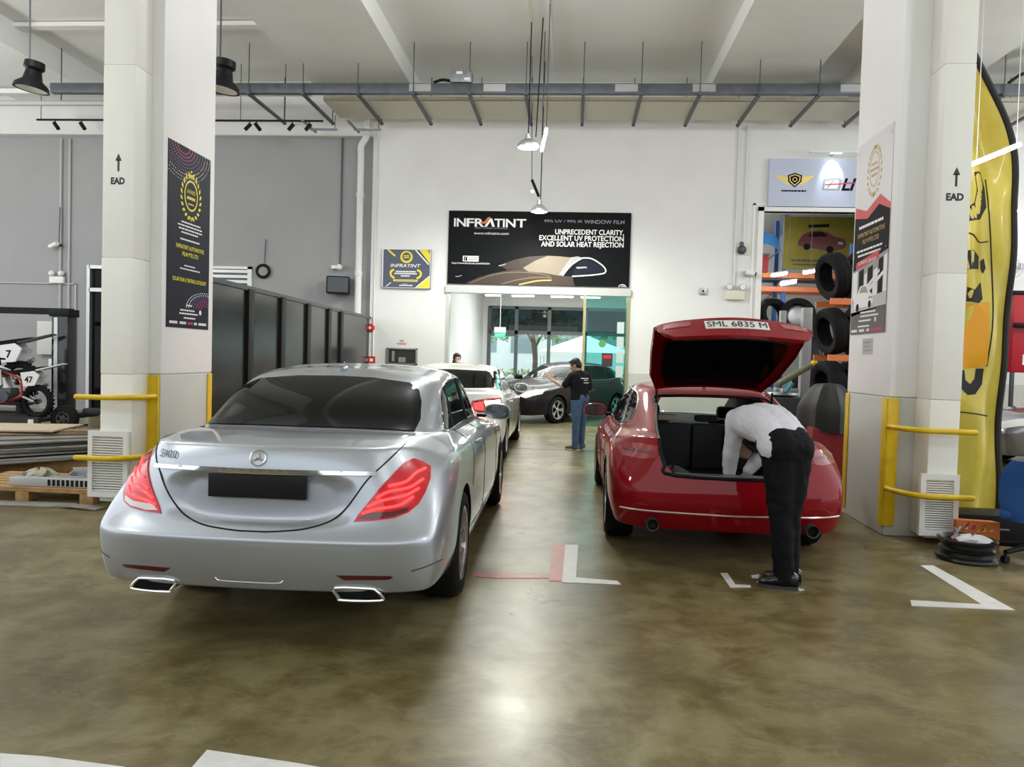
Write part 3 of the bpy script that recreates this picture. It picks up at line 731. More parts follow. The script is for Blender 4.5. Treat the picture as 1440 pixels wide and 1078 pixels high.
# seats seen through the boot
for x0,x1 in ((-.585,-.10),(-.10,.20),(.20,.585)):
    s_=MB(); s_.box(x0+.008,1.48,.56,x1-.008,1.62,.985,LI,.03); o=s_.build('rear_seat_back',redcar)
    cx=(x0+x1)/2; h_=MB(); h_.box(cx-.11,1.56,1.0,cx+.11,1.66,1.065,mat('seat_beige',(.55,.45,.33),.8) if x0!=-.10 else LI,.04); h_.build('headrest',o)
for cx in (-.40,.40):
    s_=MB(); s_.box(cx-.20,2.35,.5,cx+.20,2.5,.97,LI,.05); o=s_.build('front_seat_back',redcar)
    h_=MB(); h_.box(cx-.10,2.38,.98,cx+.10,2.48,1.11,LI,.04); h_.build('headrest',o)
# loose things in the boot
def crumple(c,r,seed,m_,flat=.45,n=14):
    rnd=random.Random(seed); mb=MB(); vs=[]
    ph=[rnd.uniform(0,6.28) for _ in range(8)]
    def fn(u,v):
        a=2*pi*u; t=pi*(v*.94+.03)
        k=1+.22*sin(3*a+ph[0]+2*t)+.15*sin(5*a+ph[1])*sin(4*t+ph[2])+.10*sin(9*a+6*t+ph[3])
        x=r[0]*sin(t)*cos(a)*k; y=r[1]*sin(t)*sin(a)*k; z=r[2]*(cos(t)*(1+.2*sin(4*a+ph[4]))+1)*.5
        return Vector((c[0]+x,c[1]+y,c[2]+max(0,z)))
    mb.grid(fn,28,n,m_,True); return mb
CLOTH=mat('rag_white',(.72,.72,.74),.8); CLOTHD=mat('cloth_grey',(.10,.10,.10),.85)
bx=Vector((red_loc.x,red_loc.y,0))
tag(crumple((bx.x-.13,bx.y+.42,.552),(.20,.12,.10),3,CLOTH).build('cloth',weld=1e-4),'crumpled pale cloth lying in the open boot of the red hatchback','cloth')
tag(crumple((bx.x-.40,bx.y+.50,.552),(.13,.17,.15),8,CLOTHD).build('bag',weld=1e-4),'dark soft bag at the left inside the red hatchback boot','bag')
# ------------------------------------------------------------------ the plainer cars further off
def sedan_spec(P,L=4.75,H=1.45,kind='sedan',W2=.905):
    k=H/1.45
    yb,ym,yt = (.62,.98,1.34) if kind=='sedan' else (.18,.42,.75)
    zb = 1.08*k if kind=='sedan' else 1.12*k
    R=[dict(w=W2-.14,yr=.24,yf=L-.2,zr=.32,z=[.27,.23,.23,.23],zf=.22),
     dict(w=W2-.05,yr=.09,yf=L-.1,zr=.31,z=[.30,.24,.24,.24],zf=.22,br=.08,rc=.17,crease=.5),
     dict(w=W2-.01,yr=.03,yf=L-.04,zr=.43,z=[.43,.42,.42,.42],zf=.40,br=.09,rc=.18),
     dict(w=W2,yr=.0,yf=L-.01,zr=.58,z=[.60,.60,.60,.58],zf=.58,br=.10,rc=.19,crease=.2),
     dict(w=W2-.003,yr=.05,yf=L-.04,zr=.74,z=[.76,.77,.77,.75],zf=.72,br=.13,rc=.22,bf=.2,wr=W2-.05),
     dict(w=W2-.02,yr=.07,yf=L-.2,zr=.92,z=[.92,.90,.89,.85],zf=.80,br=.18,rc=.28,bf=.3,rf=.4,wr=W2-.10,crease=.2),
     dict(w=W2-.06,yr=.12,yf=L-.42,zr=1.04*k,z=[1.0,.97,.96,.91],zf=.90,br=.18,rc=.34,bf=.35,rf=.5,crease=.4,wr=W2-.15,zc=1.02*k),
     dict(w=W2-.10,yr=(.35 if kind=='sedan' else .15),yf=L-.85,zr=1.07*k,z=[1.04,.99,.99,.98],zf=.98,br=.13,rc=.40,bf=.4,rf=.4,tap=0,wr=W2-.17,zc=1.06*k),
     dict(w=W2-.13,yr=yb,yf=L-1.25,zr=zb,z=[1.06,1.01,1.01,1.01],zf=1.03,br=.07,rc=.40,bf=.3,rf=.3,tap=0,wr=W2-.18,crease=.3),
     dict(w=W2-.19,yr=ym,yf=L-1.68,zr=(zb+1.36*k)/2,z=[1.21*k,1.19*k,1.19*k,1.19*k],zf=1.2*k,br=.07,rc=.33,bf=.22,rf=.25,tap=0,wr=W2-.24),
     dict(w=W2-.27,yr=yt,yf=L-2.1,zr=1.36*k,z=[1.355*k,1.37*k,1.37*k,1.355*k],zf=1.36*k,br=.07,rc=.26,bf=.18,rf=.15,tap=0,wr=W2-.31,crease=.3),
     dict(w=W2-.46,yr=yt+.28,yf=L-2.3,zr=1.42*k,z=[1.43*k,1.44*k,1.44*k,1.42*k],zf=1.41*k,br=.08,rc=.2,bf=.12,rf=.12,tap=0)]
    return dict(L=L,paint=P,crown=.01,taper=[(0,.955),(.07,.985),(.15,1),(.3,1),(.7,1),(.86,.975),(1,.9)],rings=R)
def plain_car(root,spec,axles,kind='sedan',k=1.0,lampf=None,lit=False,lights=True):
    P=spec['paint']; L=spec['L']
    me0=car_mesh(spec,3); bv=bvh_of(me0); me=cut(me0,well_cutters(axles,.8,.33)); autosmooth(me,30); link('body',me,root)
    W2=max(r['w'] for r in spec['rings'])
    put_wheels(root,axles,W2-.12,.33,.22,.235,5,MATS['alloy'])
    mirror_parts(root,L-1.72,1.03*k,W2-.07,P,BP)
    dlo=([(1.0,1.06),(1.2,1.22),(1.5,1.33),(1.9,1.36),(2.5,1.345),(2.9,1.22),(L-1.35,1.04),(2.3,1.02)] if kind=='sedan' else
         [(.72,1.08),(.85,1.30),(1.1,1.355),(1.9,1.37),(2.4,1.345),(2.85,1.22),(L-1.35,1.04),(1.8,1.02)])
    dlo=[(y,z*k if z>1.1 else z*(.5+.5*k)) for y,z in dlo]
    zb=(1.10,1.335) if kind=='sedan' else (1.14,1.32)
    rw=[(.55,zb[1]*k),(.66,(zb[0]+.1)*k),(.68,zb[0]*k),(0,(zb[0]-.015)*k)]; rw=rw[:3]+[(0,rw[3][1])]+[(-x,z) for x,z in rw[2::-1]]+[(0,zb[1]*k+.012)]
    patch(bv,rw,RR,DG,off=.010,step=.05).build('rear_window',root)
    fw=[(-.60,1.08*k),(-.52,1.32*k),(0,1.345*k),(.52,1.32*k),(.60,1.08*k),(0,1.06*k)]
    patch(bv,fw,RAYS['front'],DG,off=.004,step=.08).build('windscreen',root)
    patch(bv,[(-.30,.50),(-.36,.66),(0,.70),(.36,.66),(.30,.50),(0,.48)],RAYS['front'],BP,off=.006,step=.08).build('grille',root)
    for mir in (False,True):
        w=patch(bv,dlo,RS,DG,off=.004,step=.08,mirror=mir).build('side_window',root)
        t=MB(); seam(bv,dlo,RS,CH,t,r=.007,mirror=mir,closed=True,n=5); t.build('window_trim',w)
        t=MB()
        for ln in ([(1.45,.98),(1.42,.7)],[(2.25,1.0),(2.23,.33)],[(L-1.5,.98),(L-1.45,.33)]): seam(bv,ln,RS,SB,t,r=.0035,mirror=mir,n=5)
        t.build('door_seam',root)
        tl=patch(bv,[(.45,.93),(.65,.965),(.83,.965),(.86,.86),(.78,.76),(.55,.77),(.42,.83)],RR,MATS['lamp_red'],step=.05,off=.006,depth=.02,mirror=mir).build('tail_lamp',root)
        if lit:
            patch(bv,[(.62,.93),(.82,.94),(.84,.87),(.76,.80),(.66,.83)],RR,MATS['lamp_core'],step=.04,off=.010,depth=.005,mirror=mir).build('lit_lamp',tl)
            patch(bv,[(.48,.90),(.60,.92),(.63,.80),(.50,.81)],RR,MATS['lamp_glow'],step=.04,off=.010,depth=.005,mirror=mir).build('lit_lamp',tl)
        patch(bv,[(.66,.43),(.82,.43),(.80,.39),(.66,.39)],RR,MATS['lamp_red'],step=.05,off=.004,mirror=mir).build('reflector',root)
        hl=patch(bv,[(.40,.66),(.62,.80),(.80,.84),(.83,.72),(.62,.62)],RAYS['front'],MATS['lamp_clear'],step=.05,off=.008,mirror=mir).build('headlamp',root)
        if lampf: patch(bv,[(.50,.69),(.66,.77),(.77,.79),(.76,.72),(.62,.66)],RAYS['front'],lampf,step=.05,off=.013,depth=.005,mirror=mir).build('lit_lamp',hl)
        for y in (1.6,2.6):
            p,n=hit(bv,RS,y,.86,.016); p2,n2=hit(bv,RS,y+.2,.855,.016); q=MB(); q.tube([p-n*.016,p+(p2-p)*.12,p2-(p2-p)*.1,p2-n2*.016],[.008,.012,.012,.008],P,6)
            o=q.build('door_handle',root)
            if mir:
                for v in o.data.vertices: v.co.x*=-1
                o.data.flip_normals()
    return bv
wc=thing('saloon_car','white saloon with lit brake lamps standing in front of the silver car','car',(-1.86,10.75,0),.0)
plain_car(wc,sedan_spec(MATS['white_paint'],4.75,1.45),(1.05,3.85),lit=True)
dc=thing('hatchback_car','dark purple-grey hatchback with a lit headlamp inside the showroom doorway','car',(.98,21.95,0),radians(145))
plain_car(dc,sedan_spec(MATS['grey_paint'],4.5,1.50,'hatch'),(.85,3.50),'hatch',1.03,lampf=mat('headlamp_glow',(1,1,1),.3,emit=(1,.98,.95),es=12.0))
bc=thing('saloon_car','light grey saloon at the back of the showroom behind the dark hatchback','car',(1.85,24.5,0),radians(90))
plain_car(bc,sedan_spec(mat('pale_paint',(.45,.46,.47),.3,.6,coat=1.0),4.6,1.44),(1.0,3.7))
gc=thing('saloon_car','dark grey saloon parked side-on behind the yellow flag banner','car',(11.6,13.6,0),radians(90))
plain_car(gc,sedan_spec(mat('steel_paint',(.22,.225,.24),.28,.7,coat=1.0),4.75,1.50),(1.05,3.85),k=1.03)
# ------------------------------------------------------------------ signs and posters
INK = mat('print_black',(.004,.0045,.006),.6,spec=.15); WHT = mat('print_white',(.85,.85,.85),.4); YLW = mat('print_yellow',(.80,.66,.03),.4)
RDP = mat('print_red',(.62,.03,.05),.4); GLD = mat('print_gold',(.60,.40,.10),.4); NAV = mat('print_navy',(.006,.010,.022),.5,spec=.2); PNK = mat('print_pink',(.65,.04,.25),.4)
PUR = mat('print_purple',(.20,.10,.35),.4); GRYP = mat('print_grey',(.32,.33,.34),.4); BRN = mat('print_brown',(.045,.028,.020),.5); TAN = mat('print_tan',(.24,.20,.15),.5)
def board(name,label,cat,TL,ex,w,h,px,material,th=.02,group=None):
    """flat board: top-left corner TL, ex to the reader's right; px=(x0,y0,x1,y1) its own drawing units"""
    TL=Vector(TL); ex=Vector(ex); nz=ex.cross(Vector((0,0,1))); x0,y0,x1,y1=px
    f=lambda x,y,off=0.0: TL+ex*((x-x0)/(x1-x0)*w)-Vector((0,0,(y-y0)/(y1-y0)*h))+nz*off
    m=MB(); c=[f(x0,y0),f(x1,y0),f(x1,y1),f(x0,y1)]; m.add([p+nz*.001 for p in c]+[p+nz*th for p in c],[(0,1,2,3),(7,6,5,4)]+[(i,4+i,4+(i+1)%4,(i+1)%4) for i in range(4)],material)
    o=m.build(name,None,False); tag(o,label,cat,group)
    L=[th]
    def g(x,y,k=1): return f(x,y,th+.0015*k)
    return o,g
def txt(mb,g,s,x,y,cap,m_,align='LEFT',fit=None,k=2,shear=0,bold=0,sx=1.0):
    text_into(mb,s,lambda u,v: g(x+u,y-v,k),cap/.70,m_,align,fit=fit,shear=shear,bold=bold,sx=sx)
def poly(mb,g,pts,m_,k=1):
    v=[Vector((p[0],p[1],0)) for p in pts]
    from mathutils.geometry import tessellate_polygon
    mb.add([g(p[0],p[1],k) for p in pts],[tuple(t) for t in tessellate_polygon([v])],m_)
def stroke(mb,g,pts,wd,m_,k=1,n=6,closed=False):
    S_=[Vector((p[0],p[1])) for p in spline([(a,b,0) for a,b in pts],n,closed)]; N=len(S_); vs=[]
    for i,p in enumerate(S_):
        t=(S_[(i+1)%N if closed else min(i+1,N-1)]-S_[i-1 if (closed or i>0) else 0]); t=t.normalized() if t.length else Vector((1,0)); q=Vector((-t.y,t.x))*wd/2
        vs+=[g(p.x+q.x,p.y+q.y,k),g(p.x-q.x,p.y-q.y,k)]
    M_=N if closed else N-1
    mb.add(vs,[(2*i,2*i+1,(2*i+3)%(2*N),(2*i+2)%(2*N)) for i in range(M_)],m_)
def disc(mb,g,x,y,r,m_,k=1,n=20,ry=None): mb.add([g(x+r*cos(2*pi*i/n),y+(ry or r)*sin(2*pi*i/n),k) for i in range(n)],[tuple(range(n))],m_)
def bars(mb,g,x0,x1,y,hh,m_,k=2,seed=1,align=None):
    """print too small to read: a line of word-length dashes"""
    r=random.Random(seed); x=x0
    while x<x1-1e-6:
        w=min(x1-x,(x1-x0)*r.uniform(.06,.16)); poly(mb,g,[(x,y-hh/2),(x+w*.88,y-hh/2),(x+w*.88,y+hh/2),(x,y+hh/2)],m_,k); x+=w
def laurel(mb,g,cx,cy,r,m_,k=1,n=11,ry=None):
    ry=ry or r
    for sg in (1,-1):
        for i in range(n):
            a=radians(100-i*17); px_,py_=cx+sg*r*cos(a),cy+ry*sin(a); d=(sg*sin(a)*.8+sg*cos(a)*.7,-cos(a)*.8+sin(a)*.7)
            L_=r*.36; q=(-d[1]*L_*.28,d[0]*L_*.28); e=ry/r
            poly(mb,g,[(px_,py_),(px_+d[0]*L_*.5+q[0],py_+(d[1]*L_*.5+q[1])*e),(px_+d[0]*L_,py_+d[1]*L_*e),(px_+d[0]*L_*.5-q[0],py_+(d[1]*L_*.5-q[1])*e)],m_,k)
# big billboard above the showroom door
o,g=board('billboard','wide black window-film billboard with a sports car above the showroom doorway','billboard',(-2.91,WY,4.885),(1,0,0),4.14,1.665,(150,82,1380,582),INK,.05)
L=MB()
for s,x,w in (('I',186,12),('N',205,62),('F',272,50),('R',328,64),('T',462,56),('I',520,13),('N',540,66),('T',612,66)): txt(L,g,s,x,189,55,WHT,fit=w,bold=.022)
poly(L,g,[(392,189),(432,133),(446,133),(466,189),(448,189),(434,155),(412,189)],WHT,2); poly(L,g,[(372,168),(402,168),(438,124),(418,124),(392,156),(368,156)],mat('print_orange',(.75,.16,.05),.4),3)
txt(L,g,'HEAT UNDER CONTROL',330,203,9,GRYP,fit=226); txt(L,g,'www.infratint.com',325,242,17,WHT,fit=236)
txt(L,g,'99% UV / 99% IR',800,153,18,GRYP,fit=255); txt(L,g,'WINDOW FILM',1068,158,25,GRYP,fit=268,bold=.004)
for s,y,w in (('UNPRECEDENT CLARITY,',232,460),('EXCELLENT UV PROTECTION',274,566),('AND SOLAR HEAT REJECTION',315,552)): txt(L,g,s,1335,y,33,WHT,'RIGHT',fit=w,bold=.022)
poly(L,g,[(253,390),(361,390),(361,428),(253,428)],WHT,1); poly(L,g,[(260,395),(284,395),(284,423),(260,423)],NAV,2); txt(L,g,'f',267,419,19,WHT,k=3); bars(L,g,295,352,403,8,GRYP,2,2); bars(L,g,292,352,415,8,GRYP,2,3)
txt(L,g,'http://www.facebook.com/infratint',178,446,13,WHT,fit=260)
L.build('lettering',o)
L=MB()
poly(L,g,[(280,575),(360,538),(450,508),(560,485),(665,466),(700,480),(800,497),(905,512),(935,515),(1000,517),(1010,560),(1020,581),(290,581)],BRN,1)
poly(L,g,[(505,450),(600,412),(700,388),(835,378),(665,465),(560,482)],mat('print_umber',(.03,.020,.015),.4),1)
poly(L,g,[(665,465),(745,415),(830,380),(905,382),(985,388),(945,450),(905,512),(800,496),(702,490)],TAN,2)
poly(L,g,[(985,388),(1030,380),(1062,388),(1005,430),(932,512),(905,512),(945,450)],GRYP,2); poly(L,g,[(995,510),(1010,470),(1060,400),(1120,396),(1195,442),(1215,478),(1190,492)],NAV,2)
stroke(L,g,[(932,514),(985,445),(1050,398),(1080,390),(1130,396),(1190,432),(1218,462),(1220,482),(1200,494),(1120,506),(998,516)],8,WHT,3)
SHN=mat('print_sheen',(.16,.115,.075),.5); stroke(L,g,[(310,575),(450,520),(600,496),(760,500),(850,520)],6,SHN,2); stroke(L,g,[(520,578),(640,545),(760,528),(860,530)],8,SHN,2); stroke(L,g,[(640,580),(760,552),(860,545)],9,GLD,2)
poly(L,g,[(1020,452),(1090,448),(1098,458),(1030,464)],GRYP,3); stroke(L,g,[(500,455),(530,447),(545,440)],6,GRYP,2); stroke(L,g,[(205,532),(225,532),(248,524)],5,GRYP,2)
stroke(L,g,[(1310,581),(1322,568),(1345,566),(1362,581)],5,WHT,2,4); stroke(L,g,[(1326,581),(1338,574),(1350,581)],4,WHT,2,4)
L.build('car_picture',o)
# small award board left of the doorway; drawing units are those of its own picture
o,g=board('award_board','small grey and yellow award board in a silver frame on the white wall','sign',(-4.43,WY,3.99),(1,0,0),1.13,.90,(200,165,575,472),mat('print_slate',(.075,.09,.13),.4),.06)
L=MB(); poly(L,g,[(485,170),(570,170),(570,280)],YLW); poly(L,g,[(470,468),(570,375),(570,468)],YLW); stroke(L,g,[(455,172),(560,285)],9,WHT,2,2); stroke(L,g,[(460,468),(567,375)],8,WHT,2,2); stroke(L,g,[(240,172),(298,222)],13,YLW,2,2); stroke(L,g,[(232,460),(270,428)],6,WHT,2,2)
poly(L,g,[(540,168),(570,168),(570,205)],mat('print_brick',(.45,.16,.06),.4),3)
disc(L,g,386,228,48,YLW,2); disc(L,g,386,225,33,mat('print_slate',(.075,.09,.13),.4),3); bars(L,g,364,408,218,8,YLW,4,1); bars(L,g,364,408,232,8,YLW,4,2)
txt(L,g,'INFRATINT',380,308,26,WHT,'CENTER',fit=235,shear=.25,bold=.01,k=3)
for y,a,b in ((342,305,460),(358,295,470),(376,345,415)): bars(L,g,a,b,y,10,WHT,3,int(y))
stroke(L,g,[(292,328),(270,340),(266,362),(276,382),(296,394)],16,YLW,2); stroke(L,g,[(470,328),(494,340),(500,362),(490,382),(468,394)],16,YLW,2)
poly(L,g,[(285,404),(478,404),(474,420),(290,420)],YLW,2); bars(L,g,300,468,412,7,GRYP,3,9); bars(L,g,355,398,439,8,GRYP,3,5); bars(L,g,335,438,450,9,WHT,3,6)
L.build('printing',o)
L=MB()
for a,b_,c,d in ((200,165,207,472),(568,165,575,472),(200,165,575,170),(200,467,575,472)): poly(L,g,[(a,b_),(c,b_),(c,d),(a,d)],AL,5)
L.build('frame',o)
# award poster on the left column (0..100 wide, 0..210 tall)
o,g=board('award_poster','tall navy award poster with yellow laurel on the left column','poster',(-4.1,7.48,3.67),(0,1,0),.90,1.89,(0,0,100,210),NAV,.006)
L=MB()
for k_ in range(9):
    r=14+6.2*k_
    for j in range(int(r*.75)):
        a=pi*(j+.5)/int(r*.75); x,y=34+r*cos(a),r*.62*sin(a)
        if 1<x<99: disc(L,g,x,y,1.05-.05*k_,(PNK if k_<3 else PUR if k_<6 else WHT) if (k_+j)%7 else PNK,1,6)
for k_ in range(7):
    r=12+6*k_
    for j in range(int(r*.6)):
        a=pi*(j+.5)/int(r*.6); x,y=92+r*cos(a),186-r*.42*sin(a)
        if 1<x<99: disc(L,g,x,y,1.0,(PNK if k_<3 else PUR if k_<5 else WHT),1,6)
laurel(L,g,52,56,20,YLW,2,12,22); stroke(L,g,[(52+15*cos(2*pi*i/16),54+17*sin(2*pi*i/16)) for i in range(16)],2.2,YLW,2,3,True)
for i in range(5): disc(L,g,40+6*i,31-2.6*(2-abs(i-2)),1.8,YLW,2,5)
txt(L,g,'AWARD',52,52,5,YLW,'CENTER',fit=20); bars(L,g,42,62,57,3.4,YLW,2,3); bars(L,g,45,59,64,1.5,YLW,2,4)
for y,a,b in ((87,30,76),(91,22,80),(95,24,80),(99,30,70)): bars(L,g,a,b,y,1.7,WHT,2,y)
bars(L,g,28,74,107,1.8,WHT,2,3)
txt(L,g,'INFRATINT AUTOMOTIVE',52,118,4.6,YLW,'CENTER',fit=66,bold=.02); txt(L,g,'FILM PTE LTD',52,126,4.6,YLW,'CENTER',fit=38,bold=.02)
bars(L,g,38,64,137,1.5,WHT,2,5); bars(L,g,28,76,141,1.5,WHT,2,6); txt(L,g,'SOLAR FILM & TINTING CATEGORY',52,156,4.4,YLW,'CENTER',fit=80,bold=.02)
for y,a,b in ((183,44,58),(189,30,64),(193,28,72),(198,38,66)): bars(L,g,a,b,y,1.8,WHT,2,y)
disc(L,g,78,190,3.2,WHT,2,8)
for a,b_,m_ in ((6,24,WHT),(29,44,WHT),(48,60,RDP),(63,70,WHT),(74,94,WHT)): bars(L,g,a,b_,204,3,m_,2,a)
L.build('printing',o)
# award poster on the right column
o,g=board('award_poster','tall white, red and black award poster with a gold laurel on the right column','poster',(2.95,8.44,3.88),(0,-1,0),.90,1.97,(0,0,100,210),mat('print_pearl',(.74,.72,.74),.4),.006)
L=MB(); laurel(L,g,52,38,17,GLD,1,12,22); stroke(L,g,[(52+13*cos(2*pi*i/16),36+18*sin(2*pi*i/16)) for i in range(16)],1.2,GLD,1,3,True); bars(L,g,44,60,30,2,GLD,2,1); bars(L,g,41,63,36,2.4,GLD,2,2); bars(L,g,44,60,42,2,GLD,2,3)
poly(L,g,[(0,68),(34,77),(72,66),(100,80),(100,120),(0,120)],RDP,1); poly(L,g,[(0,80),(38,86),(70,76),(100,86),(100,126),(0,140)],INK,2)
bars(L,g,14,84,93,3,WHT,3,4); txt(L,g,'INFRATINT AUTOMOTIVE',50,104,4.8,GLD,'CENTER',fit=76,bold=.005,k=3); txt(L,g,'FILM PTE LTD',50,112,4.8,GLD,'CENTER',fit=46,bold=.005,k=3)
bars(L,g,10,84,119,2.2,WHT,3,6); bars(L,g,14,80,124,2.2,WHT,3,7); poly(L,g,[(10,131),(76,124),(76,132),(10,139)],RDP,3); txt(L,g,'SUPREME BRAND',43,134,4,WHT,'CENTER',fit=52,k=4)
poly(L,g,[(0,140),(100,126),(100,178),(0,184)],GRYP,2)
for i,(a,b_,t,m_) in enumerate([(2,16,142,WHT),(20,34,141,INK),(36,44,146,WHT),(46,60,140,INK),(62,74,144,WHT),(76,88,134,INK),(90,99,132,WHT)]): poly(L,g,[(a,t),(b_,t-2),(b_,170),(a,172)],m_,3)
poly(L,g,[(34,166),(92,146),(92,150),(36,172)],WHT,4); poly(L,g,[(40,160),(80,144),(80,147),(42,164)],WHT,4)
poly(L,g,[(0,176),(100,168),(100,182),(0,190)],mat('print_stone',(.55,.53,.50),.4),4)
poly(L,g,[(6,172),(18,166),(26,158),(46,157),(56,166),(64,170),(66,178),(56,181),(10,182)],WHT,5); poly(L,g,[(24,165),(30,159),(43,159),(50,166)],GRYP,6); disc(L,g,20,181,4.5,INK,6,12); disc(L,g,56,179,4,INK,6,12); stroke(L,g,[(52,172),(63,172)],2,GRYP,6,2)
poly(L,g,[(0,186),(100,182),(100,210),(0,210)],mat('print_charcoal',(.085,.08,.072),.4),4)
for y,a,b in ((187,30,74),(191,30,82),(196,26,62),(202,24,58)): bars(L,g,a,b,y,1.9,WHT,5,y)
disc(L,g,74,196,2.6,WHT,5,8)
for a,b_,m_ in ((4,22,WHT),(28,44,WHT),(50,58,WHT),(62,94,RDP)): bars(L,g,a,b_,206.5,3,m_,5,a)
L.build('printing',o)
m=MB()
for y in (7.58,8.40):
    for z in (2.72,3.80): m.tube([(2.95,y,z),(2.935,y,z)],.012,CH,8)
m.build('fixing',o)
o,g=board('notice_card','small grey card stuck below the poster on the right column','card',(2.95,8.10,1.86),(0,-1,0),.26,.16,(0,0,26,16),mat('card_grey',(.48,.48,.47),.5),.004)
L=MB()
for y in (4,8,12): bars(L,g,4,22,y,1.6,GRYP,1,y)
L.build('printing',o)
# pale sign over the store-room opening
o,g=board('shop_sign','pale blue shop sign with a winged gold shield above the store opening','sign',(4.22,WY,6.11),(1,0,0),4.0,1.04,(125,72,880,275),mat('sign_blue',(.52,.57,.72),.4),.09)
L=MB()
for sg in (1,-1):
    for i in range(4): poly(L,g,[(229+sg*22,150+i*9),(229+sg*(84-i*16),140+i*13),(229+sg*(74-i*15),152+i*12),(229+sg*22,158+i*9)],mat('sign_gold',(.72,.55,.16),.35,.3),1)
poly(L,g,[(200,142),(229,132),(258,142),(256,170),(229,195),(202,170)],INK,2); poly(L,g,[(206,146),(229,138),(252,146),(250,168),(229,188),(208,168)],MATS['sign_gold'],3); poly(L,g,[(210,149),(229,142),(248,149),(246,166),(229,183),(212,166)],INK,4); stroke(L,g,[(220,160),(229,152),(238,160),(229,170)],3,MATS['sign_gold'],5,3,True)
bars(L,g,176,278,209,7,INK,1,4)
poly(L,g,[(345,158),(405,150),(420,160),(412,205),(340,205)],GRYP,1); poly(L,g,[(352,166),(402,160),(408,170),(402,198),(350,198)],WHT,2); stroke(L,g,[(360,196),(388,162)],5,GRYP,3,2); stroke(L,g,[(352,182),(470,172)],5,RDP,4,2)
txt(L,g,'LI',418,204,50,INK,k=3,shear=.3,bold=.03,fit=60)
L.build('emblem',o)
t=thing('sign_lamp','slim lit bar lamp on top of the pale blue shop sign','lamp',(5.55,WY-.32,6.20))
m=MB(); m.box(-.55,-.03,-.02,.75,.03,.02,TW,.01); m.box(-.02,0,-.01,.02,.33,.01,AL); m.build('bar',t); m=MB(); m.box(-.10,-.025,-.028,.12,.025,-.021,mat('lamp_white',(1,1,1),.4,emit=(.85,.95,1),es=25)); m.build('diffuser',t)
light('sign_lamp_light','SPOT',(5.55,WY-.30,6.12),30,(.8,.92,1),.05,rot=(radians(35),0,0),spot=radians(70))
# arrow and letters on the two duct covers
for nm,x0,x1,z,lab in (('left',-4.54,-4.22,3.12,'cream boxed duct with EAD and an arrow on the left column'),('right',3.19,3.45,3.06,'cream boxed duct with EAD and an arrow on the right column')):
    CR=mat('cover_cream',(.90,.89,.82),.5,noise=.04,nscale=2)
    t=thing('duct_cover',lab,'duct cover',((x0+x1)/2,7.25,0))
    hw=(x1-x0)/2; m=MB(); m.box(-hw,-.15,.06,hw,.15,1.30,CR,.012); m.build('lower_section',t)
    m=MB(); m.box(-hw,-.155,1.30,hw,.15,2.42,CR,.012); m.build('middle_section',t); m=MB(); m.box(-hw,-.15,2.42,hw,.15,4.25,CR,.012); m.box(-hw,-.147,4.25,hw,.15,7.3,CR,.012); m.build('upper_section',t)
    L=MB(); gg=lambda x,y,k=1: Vector((x,-.153,y)); BKP=mat('stencil_black',(.02,.02,.02),.5)
    text_into(L,'EAD',lambda u,v: Vector((u-.005,-.1515,z+v)),.085,BKP,'CENTER',fit=.15 if nm=='right' else .14,bold=.05)
    L.add([(-.010,-.1515,z+.12),(.010,-.1515,z+.12),(.010,-.1515,z+.23),(-.010,-.1515,z+.23),(-.032,-.1515,z+.22),(.032,-.1515,z+.22),(0,-.1515,z+.29)],[(0,1,2,3),(4,5,6)],BKP); L.build('lettering',t)
    # louvred grille in front of its foot
    gx0,gx1,zt,zb=(-4.63,-4.23,.75,.11) if nm=='left' else (3.12,3.45,.64,.09)
    t=thing('louvre_grille','white louvred grille leaning at the foot of the '+nm+' column','grille',((gx0+gx1)/2,7.07,zb)); hw=(gx1-gx0)/2; hh=zt-zb
    m=MB()
    for a,b_,c,d in ((-hw,0,-hw+.045,hh),(hw-.045,0,hw,hh),(-hw+.045,0,hw-.045,.05),(-hw+.045,hh-.05,hw-.045,hh)): m.box(a,-.02,b_,c,.02,d,TW)
    m.build('frame',t); m=MB(); n=22
    for i in range(n): z_=.06+(hh-.12)*i/(n-1); m.box(-hw+.04,-.012,z_-.004,hw-.04,.012,z_+.004,TW,0,Matrix.Translation((0,0,z_))@Matrix.Rotation(radians(-35),4,'X')@Matrix.Translation((0,0,-z_)))
    m.build('slats',t); m=MB(); m.box(-hw+.03,.012,.04,hw-.03,.018,hh-.04,DA); m.build('backing',t)
    # yellow guard: corner plate and two rails round the duct
    sg=1 if nm=='left' else -1
    t=thing('column_guard','yellow steel guard plate with two rails around the '+nm+' column','guard',(-4.17 if nm=='left' else 2.98,7.38,0))
    m=MB(); m.box(-.055,-.012,.10,.055,.012,1.29,YE,.004); m.box(sg*.045,-.012,.10,sg*.058,.10,1.29,YE,.003); m.build('plate',t)
    far=-.51 if nm=='left' else .53
    for z_ in (1.08,.50) if nm=='left' else (1.03,.455):
        m=MB(); m.tube(spline([(.03*sg,-.01,z_),(.02*sg,-.16,z_),(-sg*.04,-.33,z_),(-sg*.15,-.42,z_),(far*.7,-.43,z_),(far,-.43,z_)],6),.026,YE,10); m.sphere((far,-.43,z_),.026,YE,10,6); m.build('rail',t)
for x,y,lab in ((-4.10,8.42,'thin yellow corner strip at the far edge of the left column'),(2.95,8.44,'thin yellow corner strip at the far edge of the right column')):
    m=MB(); s_=1 if x<0 else -1; m.box(x-.0,y-.04,.08,x+s_*.012,y+.06,1.29,YE,.003); tag(m.build('corner_strip'),lab,'corner strip')
